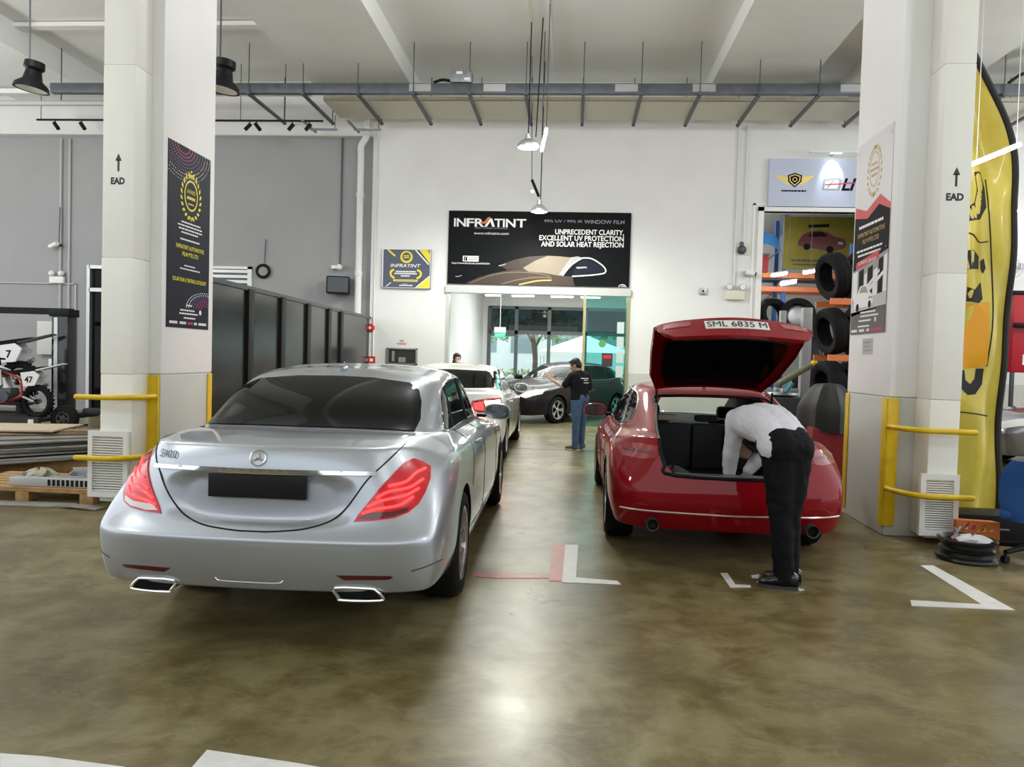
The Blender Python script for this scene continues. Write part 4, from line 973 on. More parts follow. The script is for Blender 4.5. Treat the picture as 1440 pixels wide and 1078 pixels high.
# ------------------------------------------------------------------ overhead: trays, hangers, lamps, pipes
m=MB(); zb,zt=6.80,7.00
TG=mat('trunking_grey',(.13,.14,.155),.45,.5,noise=.25,nscale=6); m.box(-11.0,15.38,zb,13.5,15.52,zt,TG,.008)
o=tag(m.build('cable_trunking'),'long dark grey steel cable trunking hung across the hall','cable trunking')
m=MB()
for x in (-7.8,-3.2,-1.7,.9,2.4,5.2): m=MB(); m.box(x-.22,15.372,zb+.035,x+.22,15.381,zt-.02,mat('galv_light',(.45,.46,.47),.4,.7)); m.build('joint_plate',o)
m=MB(); m.box(-5.4,16.05,6.865,13.5,17.25,6.88,mat('tray_cream',(.72,.70,.60),.5,noise=.15,nscale=30)); m.box(-5.4,16.05,6.87,13.5,16.07,6.96,MATS['tray_cream']); m.box(-5.4,17.23,6.87,13.5,17.25,6.96,MATS['tray_cream'])
o=tag(m.build('cable_tray'),'wide cream perforated cable tray along the top of the far wall','cable tray')
hang=None
xs=[-6.72+1.13*k for k in range(18)]
for i,x in enumerate(xs):
    if hang is None:
        hang=thing('tray_hanger','galvanised strut on two drop rods carrying the cable trunking and tray','hanger',(x,15.3,6.80),0,'trapeze hangers under the cable trays')
        m=MB(); m.box(-.035,0,-.05,.035,2.05,-.005,TG); m.box(-.02,-.002,-.05,.02,2.05,-.049,DK); m.build('strut',hang)
        for y in (.05,1.98): m=MB(); m.tube([(0,y,-.07),(0,y,.99)],.010,DK,6); m.tube([(0,y,-.075),(0,y,-.05)],.022,DK,6); m.build('drop_rod',hang)
    else: dup(hang,(x,15.3,6.80))
t=thing('junction_box','grey steel junction box sitting on the cable trunking','junction box',(onY(650,115,15.45).x,15.45,7.0))
m=MB(); m.box(-.22,-.14,0,.20,.14,.22,GALV,.01); m.build('box',t); m=MB(); m.box(-.10,-.15,.15,.02,-.138,.20,TW); m.box(.06,-.15,.03,.17,-.138,.08,TW); m.build('label_plate',t); m=MB(); m.tube(spline([(-.22,0,.06),(-.40,-.02,.08),(-.58,-.03,.02)],6),.03,BK,8); m.build('cable',t)
t=thing('junction_box','grey junction box on the trunking right of the yellow flag banner','junction box',(onY(1446,112,15.45).x+.35,15.45,7.0))
m=MB(); m.box(-.30,-.14,0,.30,.14,.40,GALV,.01); m.build('box',t); m=MB(); m.tube(spline([(-.30,0,.22),(-.5,-.02,.18),(-.72,-.03,.02)],6),.03,BK,8); m.build('cable',t)
# thin pipe across the left bay
m=MB(); m.tube([(-17.5,15.6,6.62),(-9.0,15.6,6.66)],.055,mat('pipe_grey',(.45,.46,.46),.5),10)
for x in (-14.2,-12.6,-10.9): m.tube([(x,15.6,6.6),(x,15.6,7.8)],.012,DK,6)
tag(m.build('pipe'),'thin grey pipe hung across the left-hand bay below the ceiling','pipe')
m=MB(); m.box(-16,16.3,7.1,-5.8,16.5,7.2,TW); m.box(-16,14.3,7.70,-5.9,14.5,7.78,TW); m.box(-16,11.0,7.70,-5.9,11.2,7.78,TW); struct('trim_ceiling_batten',m)
# LED high-bays on cables, conduit along the ceiling
LAMPW=mat('lamp_led',(1,1,.9),.4,emit=(1,.98,.80),es=70)
def highbay(loc,r,label,topz,wires):
    t=thing('pendant_lamp',label,'lamp',loc,0,None)
    m=MB(); m.lathe([(.03,.26),(.05,.25),(.06,.16),(r*.55,.13),(r*.9,.07),(r,.03),(r,.0),(r*.93,.0),(r*.9,.02)],AL,28); m.build('housing',t)
    m=MB(); m.lathe([(0,-.015),(r*.6,-.012),(r*.92,.012)],LAMPW,28); m.build('led_panel',t)
    for x in wires: m=MB(); m.tube([(x,0,.2),(x*1.5,0,topz-loc[2])],.012,BK,6); m.build('cable',t)
highbay((-.93,14.3,5.44),.20,'lit white pendant lamp hanging highest in front of the white wall',7.8,(.0,.14))
highbay((-.79,16.4,4.66),.18,'lit white pendant lamp hanging lower, in front of the black billboard',7.8,(.02,))
m=MB(); m.tube([(-.95,16.15,5.28),(-.80,16.28,4.96)],.03,BK,8); m.tube([(-.95,16.15,5.28),(-1.02,16.1,7.8)],.008,BK,6); m.sphere((-.93,16.12,5.02),.05,TW,10,8); tag(m.build('cable_hook'),'black cable grip hanging just above the lower pendant lamp','cable hook')
t=thing('tube_light','lit fluorescent tube slung on two rods right of the higher pendant lamp','lamp',(0,0,0))
a,b_=onY(762,199,14.9),onY(767,230,13.6); a.z=b_.z=5.55
m=MB(); m.tube([a,b_],.028,mat('lamp_tube',(1,1,1),.4,emit=(1,1,.97),es=22),10); m.build('tube',t); m=MB(); m.tube([a+Vector((0,0,.05)),b_+Vector((0,0,.05))],.03,TW,8); m.build('batten',t)
for p in (a,b_): m=MB(); m.tube([p+Vector((0,0,.06)),Vector((p.x,p.y,7.8))],.010,DK,6); m.build('rod',t)
m=MB(); m.tube([(-.93,5,7.74),(-.93,14.3,7.74)],.022,mat('conduit_cream',(.70,.67,.55),.5),8); tag(m.build('conduit'),'cream conduit along the ceiling above the higher pendant lamp','conduit')
m=MB(); m.tube([(-.62,5,7.74),(-.58,17.3,7.74)],.022,TW,8); tag(m.build('conduit'),'white conduit along the ceiling above the fluorescent tube','conduit')
# unlit black high-bays over the left bay
def darkbay(px,py,d,label):
    p=onY(px,py,d); t=thing('pendant_lamp',label,'lamp',p)
    m=MB(); m.lathe([(.0,.34),(.14,.34),(.15,.24),(.11,.20),(.14,.06),(.235,-.02),(.255,-.09),(.235,-.085)],BK,24,Matrix.Rotation(radians(8),4,'Y')); m.build('shade',t)
    m=MB(); m.lathe([(0,-.05),(.22,-.085)],TW,24,Matrix.Rotation(radians(8),4,'Y')); m.build('diffuser',t); m=MB(); m.tube([(-.04,0,.33),(-.04,0,7.3-p.z if px<100 else 7.8-p.z)],.012,DK,6); m.build('rod',t)
darkbay(45,118,11.5,'unlit black bell-shaped pendant lamp over the trailer, left of the left column'); darkbay(313,118,11.0,'unlit black bell-shaped pendant lamp half hidden behind the left column')
# spotlight track on the far left
t=thing('track_light','black lighting track with small spotlights above the grey wall','track light',(0,16.5,6.56))
m=MB(); m.box(-12.1,-.02,0,-5.55,.02,.035,BK); m.build('track',t)
for x in (-12.0,-9.0,-7.4,-6.4): m=MB(); m.tube([(x,0,.03),(x,0,1.24)],.008,DK,6); m.build('rod',t)
for i,(px,tl) in enumerate(((78,.5),(115,.5),(351,-.5),(361,.5),(411,-.4),(435,-.4))):
    x=onY(px,175,16.5).x; m=MB(); m.tube([(x,0,0),(x,0,-.07)],.012,BK,6); m.cyl((x-.03*(1 if tl>0 else -1),0,-.05),(x+tl*.18,-.03,-.19),.042,BK,12); m.build('spotlight',t)
for i,x in enumerate((-6.0,-5.0)):
    m=MB(); m.box(x-.02,17.0,6.53,x+.6,17.05,6.57,GALV); m.box(x,16.4,6.55,x+.05,17.3,6.58,GALV); m.tube([(x+.55,17.02,6.55),(x+.55,17.02,6.86)],.01,DK,6); tag(m.build('pipe_bracket'),['short galvanised bracket over the grey wall near the drain pipe','short galvanised bracket at the top left end of the white wall'][i],'bracket')
# ------------------------------------------------------------------ things on and before the far wall
PW=mat('pipe_white',(.74,.75,.74),.45)
m=MB(); x=-4.97; m.tube(spline([(x+.12,WY-.12,7.8),(x+.12,WY-.12,6.7),(x+.10,WY-.12,6.5),(x,WY-.12,6.32),(x,WY-.12,6.1)],5)+[(x,WY-.12,0)],.075,PW,14)
for z in (5.2,3.4,1.7): m.tube([(x,WY-.12,z-.05),(x,WY-.12,z+.05)],.09,PW,14)
tag(m.build('drain_pipe'),'white drain pipe running down the corner of grey and white walls','pipe')
m=MB(); m.tube([(-4.62,WY-.02,7.8),(-4.62,WY-.02,.9)],.018,PW,8); tag(m.build('conduit'),'thin white conduit down the left edge of the white wall','conduit')
t=thing('fire_alarm','round red fire alarm with white centre on the white wall','alarm',(-4.69,WY,2.16)); m=MB(); m.lathe([(0,.07),(.07,.07),(.10,.03),(.10,0)],mat('alarm_red',(.55,.02,.02),.4),20,Matrix.Rotation(pi/2,4,'X')); m.build('body',t); m=MB(); m.lathe([(0,.085),(.035,.08),(.035,.06)],TW,14,Matrix.Rotation(pi/2,4,'X')); m.build('centre',t)
t=thing('call_point','small red break-glass call point low on the white wall','call point',(-4.64,WY,1.42)); m=MB(); m.box(-.08,-.06,-.08,.08,0,.08,MATS['alarm_red'],.01); m.build('box',t); m=MB(); m.box(-.04,-.065,-.045,.04,-.06,.03,TW); m.build('glass_plate',t)
t=thing('wall_recess','dark recessed fire panel with a glazed door in the white wall','panel',(-3.93,WY,1.52)); m=MB()
for a,b_,c,d in ((-.36,-.19,-.32,.19),(.32,-.19,.36,.19),(-.36,-.19,.36,-.16),(-.36,.16,.36,.19)): m.box(a,-.04,b_,c,0,d,AL)
m.build('frame',t); m=MB(); m.box(-.32,-.012,-.16,.32,-.008,.16,mat('panel_olive',(.045,.043,.035),.3)); m.build('door',t); m=MB(); m.box(-.08,-.03,-.14,.08,-.012,-.02,mat('panel_grey',(.30,.30,.28),.5)); m.box(-.24,-.02,-.12,-.18,-.012,.12,MATS['panel_grey']); m.build('equipment',t)
m=MB(); m.box(-4.06,WY-.004,1.79,-3.84,WY,1.83,mat('label_pink',(.60,.35,.33),.5)); m.box(-4.0,WY-.004,1.85,-3.9,WY,1.90,MATS['label_pink']); tag(m.build('label'),'small faded pink label above the recessed fire panel','label')
def conduit(x,z0,z1,label):
    m=MB(); m.tube([(x,WY-.03,z1),(x,WY-.03,z0)],.022,PW,8); tag(m.build('conduit'),label,'conduit')
conduit(3.55,3.3,6.82,'white conduit running down to the twin-headed emergency light'); conduit(3.73,4.2,6.82,'white conduit running down to the alarm bell')
t=thing('alarm_bell','dark round alarm bell on a cream plate beside the store opening','bell',(3.70,WY,4.12)); m=MB(); m.box(-.13,-.03,-.12,.17,0,.12,mat('plate_cream',(.72,.70,.58),.5)); m.build('plate',t); m=MB(); m.lathe([(0,.14),(.05,.135),(.095,.09),(.10,.04),(.06,.03)],DK,20,Matrix.Translation((-.01,0,-.02))@Matrix.Rotation(pi/2,4,'X')); m.build('gong',t); m=MB(); m.box(-.05,-.07,.06,.03,0,.16,DK,.01); m.build('bracket',t)
t=thing('emergency_light','cream twin-headed emergency light on the white wall','emergency light',(3.57,WY,3.10)); m=MB(); m.box(-.19,-.10,-.11,.21,0,.10,mat('plate_cream',(.72,.70,.58),.5),.015); m.build('battery_box',t)
for x in (-.13,.16): m=MB(); m.lathe([(0,.06),(.06,.06),(.075,.03),(.05,-.04),(.0,-.05)],AL,16,Matrix.Translation((x,-.08,.17))@Matrix.Rotation(pi/2,4,'X')); m.build('lamp_head',t)
t=thing('security_camera','small white bullet camera beside the store opening','camera',(3.86,WY,3.58)); m=MB(); m.tube([(-.06,-.10,.02),(.12,-.16,-.02)],.06,TW,14); m.build('body',t); m=MB(); m.cyl((.12,-.16,-.02),(.14,-.166,-.025),.045,BK,12); m.build('lens',t); m=MB(); m.box(-.10,-.10,-.05,-.02,0,.05,AL,.01); m.build('bracket',t)
t=thing('socket_box','small grey square box with a dark dial on the white wall','box',(2.88,WY,3.17)); m=MB(); m.box(-.075,-.05,-.075,.075,0,.075,AL,.012); m.build('box',t); m=MB(); m.cyl((0,-.05,0),(0,-.06,0),.025,BK,12); m.build('dial',t)
# grey wall
t=thing('loudspeaker','black box loudspeaker hung high on the grey wall','loudspeaker',(-5.50,WY+.1,3.12)); m=MB(); m.box(-.26,-.38,-.20,.26,-.06,.20,BK,.03,Matrix.Rotation(radians(14),4,'Z')); m.build('cabinet',t); m=MB(); m.box(-.23,-.392,-.17,.23,-.378,.17,DK,0,Matrix.Rotation(radians(14),4,'Z')); m.build('grille',t); m=MB(); m.box(-.04,-.1,-.05,.04,.02,.08,DK); m.build('bracket',t)
t=thing('security_camera','small white dome camera on the grey wall above the loudspeaker','camera',(-5.52,WY+.1,3.53)); m=MB(); m.box(-.14,-.10,-.02,.02,.02,.06,TW,.015); m.build('body',t); m=MB(); m.sphere((.05,-.08,.02),.075,TW,14,10); m.build('dome',t)
m=MB(); m.tube([(-5.48,WY+.09,6.55),(-5.48,WY+.09,3.6)],.018,DK,8); tag(m.build('conduit'),'dark conduit dropping to the dome camera on the grey wall','conduit')
t=thing('gauge','small dark round gauge hanging on the grey wall','gauge',(-7.32,WY+.1,3.43)); m=MB(); m.tube([(.15*cos(2*pi*i/20),-.03,.14*sin(2*pi*i/20)) for i in range(20)],.035,BK,8,closed=True); m.build('rim',t); m=MB(); m.lathe([(0,.03),(.13,.03)],MATS['panel_grey'],20,Matrix.Rotation(pi/2,4,'X')); m.build('face',t); m=MB(); m.tube([(.02,-.01,.15),(.05,-.01,.75)],.010,DK,6); m.build('cord',t)
t=thing('louvre_vent','grey louvred vent with a pale frame in the grey wall','vent',(-8.3,WY+.12,3.25)); m=MB(); m.box(.60,-.04,-.42,.70,0,.28,TW); m.box(-.9,-.04,.22,.70,0,.28,TW); m.build('frame',t); m=MB()
for k in range(5): m.box(-.9,-.03,-.35+.12*k,.60,-.005,-.28+.12*k,MATS['frame_silver'])
m.build('slats',t); m=MB(); m.box(-.9,-.006,-.4,.60,-.001,.24,DK); m.build('backing',t)
for x,lab in ((-12.35,'left of two thin grey conduits on the grey wall behind the trailer'),(-12.13,'right of two thin grey conduits on the grey wall behind the trailer')):
    m=MB(); m.tube([(x,WY+.09,6.5),(x,WY+.09,.4)],.03,MATS['pipe_grey'],8); tag(m.build('conduit'),lab,'conduit')
t=thing('distribution_box','pale electrical box fixed to the conduits on the grey wall','electrical box',(-12.62,WY+.1,1.72)); m=MB(); m.box(-.22,-.14,-.40,.22,0,.40,mat('box_pale',(.62,.62,.60),.5),.012); m.build('cabinet',t); m=MB(); m.box(.05,-.10,-.70,.28,0,-.5,TW,.01); m.build('switch',t)
t=thing('emergency_light','twin-headed white emergency light on the grey wall','emergency light',(-12.4,WY+.1,3.20)); m=MB(); m.box(-.18,-.09,-.16,.18,0,.0,TW,.015); m.build('battery_box',t)
for x in (-.12,.12): m=MB(); m.sphere((x,-.08,.07),.07,TW,12,8); m.build('lamp_head',t)
t=thing('security_camera','small white bullet camera hanging at the grey conduits','camera',(-12.35,WY+.02,3.95)); m=MB(); m.tube([(-.18,-.05,-.05),(.05,-.12,.02)],.055,TW,12); m.build('body',t); m=MB(); m.tube([(.03,-.03,.02),(.03,0,.9)],.012,DK,6); m.build('cable',t); m=MB(); m.box(-.03,-.06,-.03,.03,.11,.03,DK); m.build('bracket',t)
m=MB(); m.box(-17.5,WY+.08,3.02,-11.95,WY+.11,3.05,MATS['pipe_grey']); m.box(-11.98,WY+.08,.3,-11.94,WY+.11,3.05,MATS['pipe_grey']); struct('trim_grey_wall',m)
# dark panel partition running towards the far wall
a,b_=Vector((-4.33,9.45,0)),Vector((-4.72,17.55,0)); a=a+(a-b_)*.13; dr=(b_-a); Lp=dr.length; rz=atan2(dr.y,dr.x)
t=thing('panel_partition','dark glossy panel partition with black posts beside the silver car','partition',a,rz)
PD=mat('panel_dark',(.022,.024,.022),.20,.3,noise=.35,nscale=.9,rnoise=.08)
ds=[((onX(px,480,-4.45).y)-a.y) for px in (338,391,433,467,487)]
edges=[0.]+ds+[Lp]
for e0,e1 in zip(edges,edges[1:]): m=MB(); m.box(e0+.07,-.02,.08,e1-.07,.02,2.36,PD); m.build('panel',t)
for d in ds: m=MB(); m.box(d-.10,-.06,0,d+.10,.03,2.38,BK,.005); m.build('post',t)
m=MB(); m.box(-.05,-.045,2.36,Lp,.045,2.42,DK); m.build('top_rail',t); m=MB(); m.box(0,-.03,0,Lp,.03,.08,BK); m.build('bottom_rail',t)
# sliding glass leaf of the showroom door
t=thing('glass_door','teal-tinted glass door leaf with a brass edge beside the doorway','glass door',(.25,WY-.10,0))
m=MB(); m.box(-.03,-.03,0,.03,.03,3.02,MATS['brass']); m.build('stile',t); m=MB(); m.box(.03,-.006,.03,.95,.006,3.0,glass('teal_pane',(.50,.84,.81),1)); m.build('pane',t)
m=MB(); m.box(.03,-.02,0,.95,.02,.05,MATS['brass']); m.build('bottom_rail',t)
m=MB(); m.lathe([(0,.010),(.085,.010),(.085,0)],mat('sticker_green',(.12,.35,.12),.5),20,Matrix.Translation((.42,0,1.93))@Matrix.Rotation(pi/2,4,'X')); m.build('round_sticker',t)
m=MB(); m.box(.42,-.012,1.42,.66,-.007,1.72,mat('sticker_dark',(.05,.04,.04),.5)); m.box(.45,-.014,1.60,.63,-.012,1.68,RDP); m.build('notice_sticker',t)
m=MB()
for k in range(4): m.box(.74,-.010,1.18+.33*k,.90,-.007,1.44+.33*k,mat('sheet_pale',(.55,.66,.64),.5))
m.build('paper_sheet',t)
# showroom ceiling things and exit sign
t=thing('exit_sign','green and white EXIT sign hanging in the showroom','exit sign',onY(703,468,22.5)); m=MB(); m.box(-.17,-.02,-.03,.17,.02,.17,TW,.005); m.build('box',t); m=MB(); m.box(-.165,-.024,-.15,.165,.02,.02,mat('exit_green',(.05,.42,.28),.4,emit=(.04,.5,.32),es=.5),.004); m.build('sign_plate',t); m=MB(); text_into(m,'EXIT',lambda u,v: Vector((u,-.026,-.11+v)),.12,WHT,'CENTER',fit=.24); m.build('lettering',t); m=MB(); m.tube([(0,0,.16),(0,0,1.42)],.010,TW,6); m.build('rod',t)
t=thing('ceiling_fan_unit','white ceiling fan with short blades in the showroom','ceiling fan',(onY(745,424,20.5).x,20.5,3.42)); m=MB(); m.lathe([(0,-.09),(.11,-.08),(.13,0),(.05,.06),(.02,.10),(.02,.28)],TW,20); m.build('motor',t)
for k in range(3): a_=radians(20+120*k); m=MB(); m.box(.12,-.06,-.01,.72,.06,.005,TW,.004,Matrix.Rotation(a_,4,'Z')); m.build('blade',t)
m=MB(); m.sphere((0,0,-.12),.07,mat('lamp_warm',(1,.9,.7),.4,emit=(1,.8,.45),es=8),14,8); m.build('lamp',t)
t=thing('track_light','small dark twin spotlight under the showroom ceiling','track light',(onY(801,421,20.5).x,20.5,3.60)); m=MB(); m.box(-.16,-.02,.05,.16,.02,.1,TW); m.build('track',t)
for x in (-.09,.09): m=MB(); m.cyl((x,0,.05),(x+.03,-.08,-.05),.045,BK,12); m.build('spotlight',t)
m=MB()
for i,(px,w) in enumerate(((693,.5),(735,.7),(790,.7),(830,.6))):
    x=onY(px,436,23.0).x; q=thing('tube_light',['lit tube light nearest the left showroom wall','lit tube light second from the left showroom wall','lit tube light left of the brass door edge','lit tube light seen through the teal glass door'][i],'lamp',(x,23.0+.0*i,3.42)); m=MB(); m.box(-w/2,-.04,0,w/2,.04,.06,TW,.01); m.build('batten',q); m=MB(); m.tube([(-w/2+.02,0,-.015),(w/2-.02,0,-.015)],.018,MATS['lamp_tube'],8); m.build('tube',q); m=MB(); m.tube([(0,0,.05),(0,0,.28)],.01,DK,6); m.build('rod',q)
# ------------------------------------------------------------------ outside the showroom's street front
GRN=mat('hedge_green',(.30,.38,.10),.8,noise=.5,nscale=3); LEAF=mat('leaf_green',(.22,.36,.14),.7,noise=.4,nscale=2); BARK=mat('bark',(.12,.09,.06),.9)
def leaves(mb,c,r,n,size,m_,seed):
    rd=random.Random(seed)
    for i in range(n):
        d=Vector((rd.gauss(0,1),rd.gauss(0,1),rd.gauss(0,1))).normalized()*rd.uniform(.55,1)
        p=Vector(c)+Vector((d.x*r[0],d.y*r[1],d.z*r[2])); a=Vector((rd.uniform(-1,1),rd.uniform(-1,1),rd.uniform(-1,1))).normalized(); b=a.orthogonal().normalized(); s=size*rd.uniform(.6,1.3)
        mb.add([p-a*s,p+b*s*.5,p+a*s,p-b*s*.5],[(0,1,2,3)],m_)
m=MB(); rd=random.Random(3)
for k in range(26): leaves(m,(-6+.55*k,34+rd.uniform(-.2,.2),.55),(.5,.5,.55),150,.10,GRN,k)
o=m.build('hedge'); tag(o,'low yellow-green hedge outside the showroom street windows','hedge',None,'stuff')
for i,(x,y,lab) in enumerate(((-5.3,38,'tree outside behind the leftmost street window'),(-2.2,44,'tree outside behind the middle street windows'),(3.5,50,'tree outside behind the white canopy tent'))):
    t=thing('tree',lab,'tree',(x,y,0)); m=MB(); m.tube(spline([(0,0,0),(.1,0,1.5),(-.1,.1,3.2),(.1,0,5)],5),[.18]*3+[.15]*5+[.12]*5+[.08]*3,BARK,8); m.tube([(0,0,2.0),(1.0,.2,4.0)],[.08,.04],BARK,6); m.tube([(0,0,2.3),(-1.1,-.2,4.2)],[.08,.04],BARK,6); m.build('trunk',t)
    m=MB(); 
    for k in range(7): leaves(m,(rd.uniform(-1.6,1.6),rd.uniform(-1,1),rd.uniform(2.9,5.2)),(1.3,1.2,.9),190,.15,LEAF,50+k+10*i)
    m.build('foliage',t)
c=onY(815,475,40); t=thing('canopy_tent','white canopy tent pitched outside the street windows','tent',(c.x+.3,40,0))
TN=mat('tent_white',(.85,.85,.85),.6); m=MB(); ap=(0,0,c.z+.15); zz=c.z-.75; q=[(-2.3,-2.3,zz),(2.3,-2.3,zz),(2.3,2.3,zz),(-2.3,2.3,zz)]; m.add([ap]+q+[(x,y,zz-.25) for x,y,_ in q],[(0,1,2),(0,2,3),(0,3,4),(0,4,1)]+[(1+i,1+(i+1)%4,5+(i+1)%4,5+i)[::-1] for i in range(4)],TN); m.build('canopy',t)
for x in (-2.2,2.2):
    for y in (-2.2,2.2): m=MB(); m.tube([(x,y,0),(x,y,zz)],.03,AL,8); m.build('leg',t)
t=thing('building','pale low building across the street beyond the trees','building',(0,75,0)); m=MB(); m.box(-34,0,0,30,6,9,mat('far_pale',(.85,.90,.90),.7)); m.build('wall',t); m=MB(); m.box(-34,-.3,8.8,30,.2,9.3,MATS['far_pale']); m.build('parapet',t)
for k in range(14): m=MB(); m.box(-30+4*k,-.06,2.0,-27.4+4*k,0,4.6,mat('far_glass',(.30,.38,.40),.2)); m.build('window',t)
# ------------------------------------------------------------------ people
SKIN=mat('skin',(.50,.30,.21),.5); HAIR=mat('hair_black',(.012,.010,.009),.55)
tex=bpy.data.textures.new('folds','CLOUDS'); tex.noise_scale=.085; tex.noise_depth=2
tex2=bpy.data.textures.new('folds_fine','CLOUDS'); tex2.noise_scale=.04; tex2.noise_depth=2
def fuse(mb,voxel,smooth=4,folds=0.0,fac=.5,texture=None):
    me=mb.mesh('f',False)
    mods=[('REMESH',dict(mode='VOXEL',voxel_size=voxel)),('SMOOTH',dict(iterations=smooth,factor=fac))]
    if folds: mods+=[('DISPLACE',dict(texture=texture or tex,strength=folds,mid_level=.5,texture_coords='LOCAL')),('SMOOTH',dict(iterations=1,factor=.4))]
    r=evaluate(me,mods); r.materials.clear()
    for m_ in mb.mats: r.materials.append(m_)
    r.polygons.foreach_set('material_index',[0]*len(r.polygons)); r.polygons.foreach_set('use_smooth',[True]*len(r.polygons)); return r
def limb(mb,pts,rs,m_,n=5):
    P_=spline(pts,n); R_=[p.x for p in spline([(r,0,0) for r in rs],n)]
    mb.tube(P_,R_,m_,14); mb.sphere(P_[0],R_[0],m_,12,8); mb.sphere(P_[-1],R_[-1],m_,12,8)
def hand(mb,w,d,nrm,m_,side=1,curl=.5,k=1.0):
    """palm, four unequal fingers bent towards the palm side, thumb off the palm's edge"""
    d=Vector(d).normalized(); nrm=Vector(nrm); nrm=(nrm-d*nrm.dot(d)).normalized(); s=d.cross(nrm)*side; w=Vector(w)
    for q in (-.026,-.009,.009,.026): mb.tube([w+s*q*.6*k,w+d*.05*k+s*q*k,w+d*.092*k+s*q*1.08*k],[.016*k,.0155*k,.013*k],m_,10)
    for i,(q,L) in enumerate(((-.030,.070),(-.010,.080),(.010,.074),(.029,.058))):
        b=w+d*.088*k+s*q*k; a=curl*(.8+.12*i); p=[b]; an=0
        for seg in (.45,.32,.25):
            an+=a*.75; p.append(p[-1]+(d*cos(an)+nrm*sin(an)+s*q*.8*(1-curl))*L*seg*k)
        mb.tube(p,[.0095*k,.009*k,.0082*k,.0068*k],m_,8); mb.sphere(p[-1],.0068*k,m_,8,6)
    b=w+d*.022*k-s*.024*k; p=[b,b+(d*.55-s*.75+nrm*.25)*.042*k,b+(d*.95-s*.85+nrm*.45)*.062*k,b+(d*1.35-s*.75+nrm*.6)*.072*k]
    mb.tube(p,[.014*k,.012*k,.0105*k,.008*k],m_,8); mb.sphere(p[-1],.008*k,m_,8,6)
def frame3(face,up):
    f=Vector(face).normalized(); u=Vector(up); u=(u-f*u.dot(f)).normalized(); s=f.cross(u); return f,u,s
def head_into(mb,c,face,up,m_):
    f,u,s=frame3(face,up); c=Vector(c); Mx=Matrix((s,f,u)).transposed().to_4x4()
    E=lambda o,r: mb.sphere(c+s*o[0]+f*o[1]+u*o[2],r,m_,16,12,Mx)
    E((0,-.012,.03),(.074,.093,.085)); E((0,.03,-.035),(.058,.062,.075)); E((0,.055,-.085),(.030,.028,.026)); E((0,.035,-.01),(.064,.056,.07))
    mb.tube([c+f*.082+u*.022,c+f*.097+u*.002,c+f*.112-u*.022,c+f*.09-u*.032],[.010,.012,.015,.010],m_,8)
    E((0,.088,-.058),(.024,.010,.006)); E((0,.086,-.069),(.021,.010,.007)); E((0,.076,.036),(.052,.016,.012))
    for q in (1,-1): E((q*.075,-.005,-.008),(.011,.022,.034)); E((q*.040,.062,-.02),(.022,.02,.02))
def hair_into(mb,c,face,up,m_,long=0.0):
    f,u,s=frame3(face,up); c=Vector(c); Mx=Matrix((s,f,u)).transposed().to_4x4()
    E=lambda o,r: mb.sphere(c+s*o[0]+f*o[1]+u*o[2],r,m_,16,12,Mx)
    E((0,-.022,.050),(.082,.092,.082)); E((0,-.055,.0),(.074,.058,.080)); E((0,.050,.094),(.062,.040,.024)); E((.03,.03,.10),(.045,.055,.026))
    for q in (1,-1): E((q*.068,.012,.030),(.016,.035,.045))
    if long: E((0,-.065,-.09),(.075,.045,long))
def eyes(parent,c,face,up):
    f,u,s=frame3(face,up); c=Vector(c)
    for q in (1,-1):
        m=MB(); m.sphere(c+s*q*.031+f*.076+u*.010,.0125,mat('eye_white',(.8,.78,.75),.3),12,8); m.sphere(c+s*q*.031+f*.0845+u*.010,.0065,HAIR,10,6); m.build('eye',parent)
def shoe(mb,heel,toe,m_,sole):
    h,t=Vector(heel),Vector(toe); d=(t-h); d.z=0; L_=d.length; d.normalize(); s=Vector((-d.y,d.x,0)); vs=[]; pr=[(0,.030,.10),(.10,.038,.125),(.30,.038,.12),(.52,.042,.095),(.75,.044,.082),(.92,.036,.070),(1,.016,.048)]
    for q,w,hh in pr:
        for a in range(10):
            an=2*pi*a/10; vs.append(h+d*L_*q+s*w*cos(an)+Vector((0,0,.022+max(-.01,(hh-.022)*(.5+.5*sin(an))))))
    fs=[]
    for i in range(6):
        for a in range(10): fs.append((i*10+a,i*10+(a+1)%10,(i+1)*10+(a+1)%10,(i+1)*10+a))
    fs+=[tuple(range(10))[::-1],tuple(60+a for a in range(10))]; mb.add(vs,fs,m_)
    vs=[]
    for z in (0,.022):
        for q,w,_ in pr: vs.append(h+d*L_*q+s*w*1.0+Vector((0,0,z)))
        for q,w,_ in pr[::-1]: vs.append(h+d*L_*q-s*w*1.0+Vector((0,0,z)))
    n=14; mb.add(vs,[tuple(range(n))[::-1],tuple(range(n,2*n))]+[(i,(i+1)%n,n+(i+1)%n,n+i) for i in range(n)],sole)
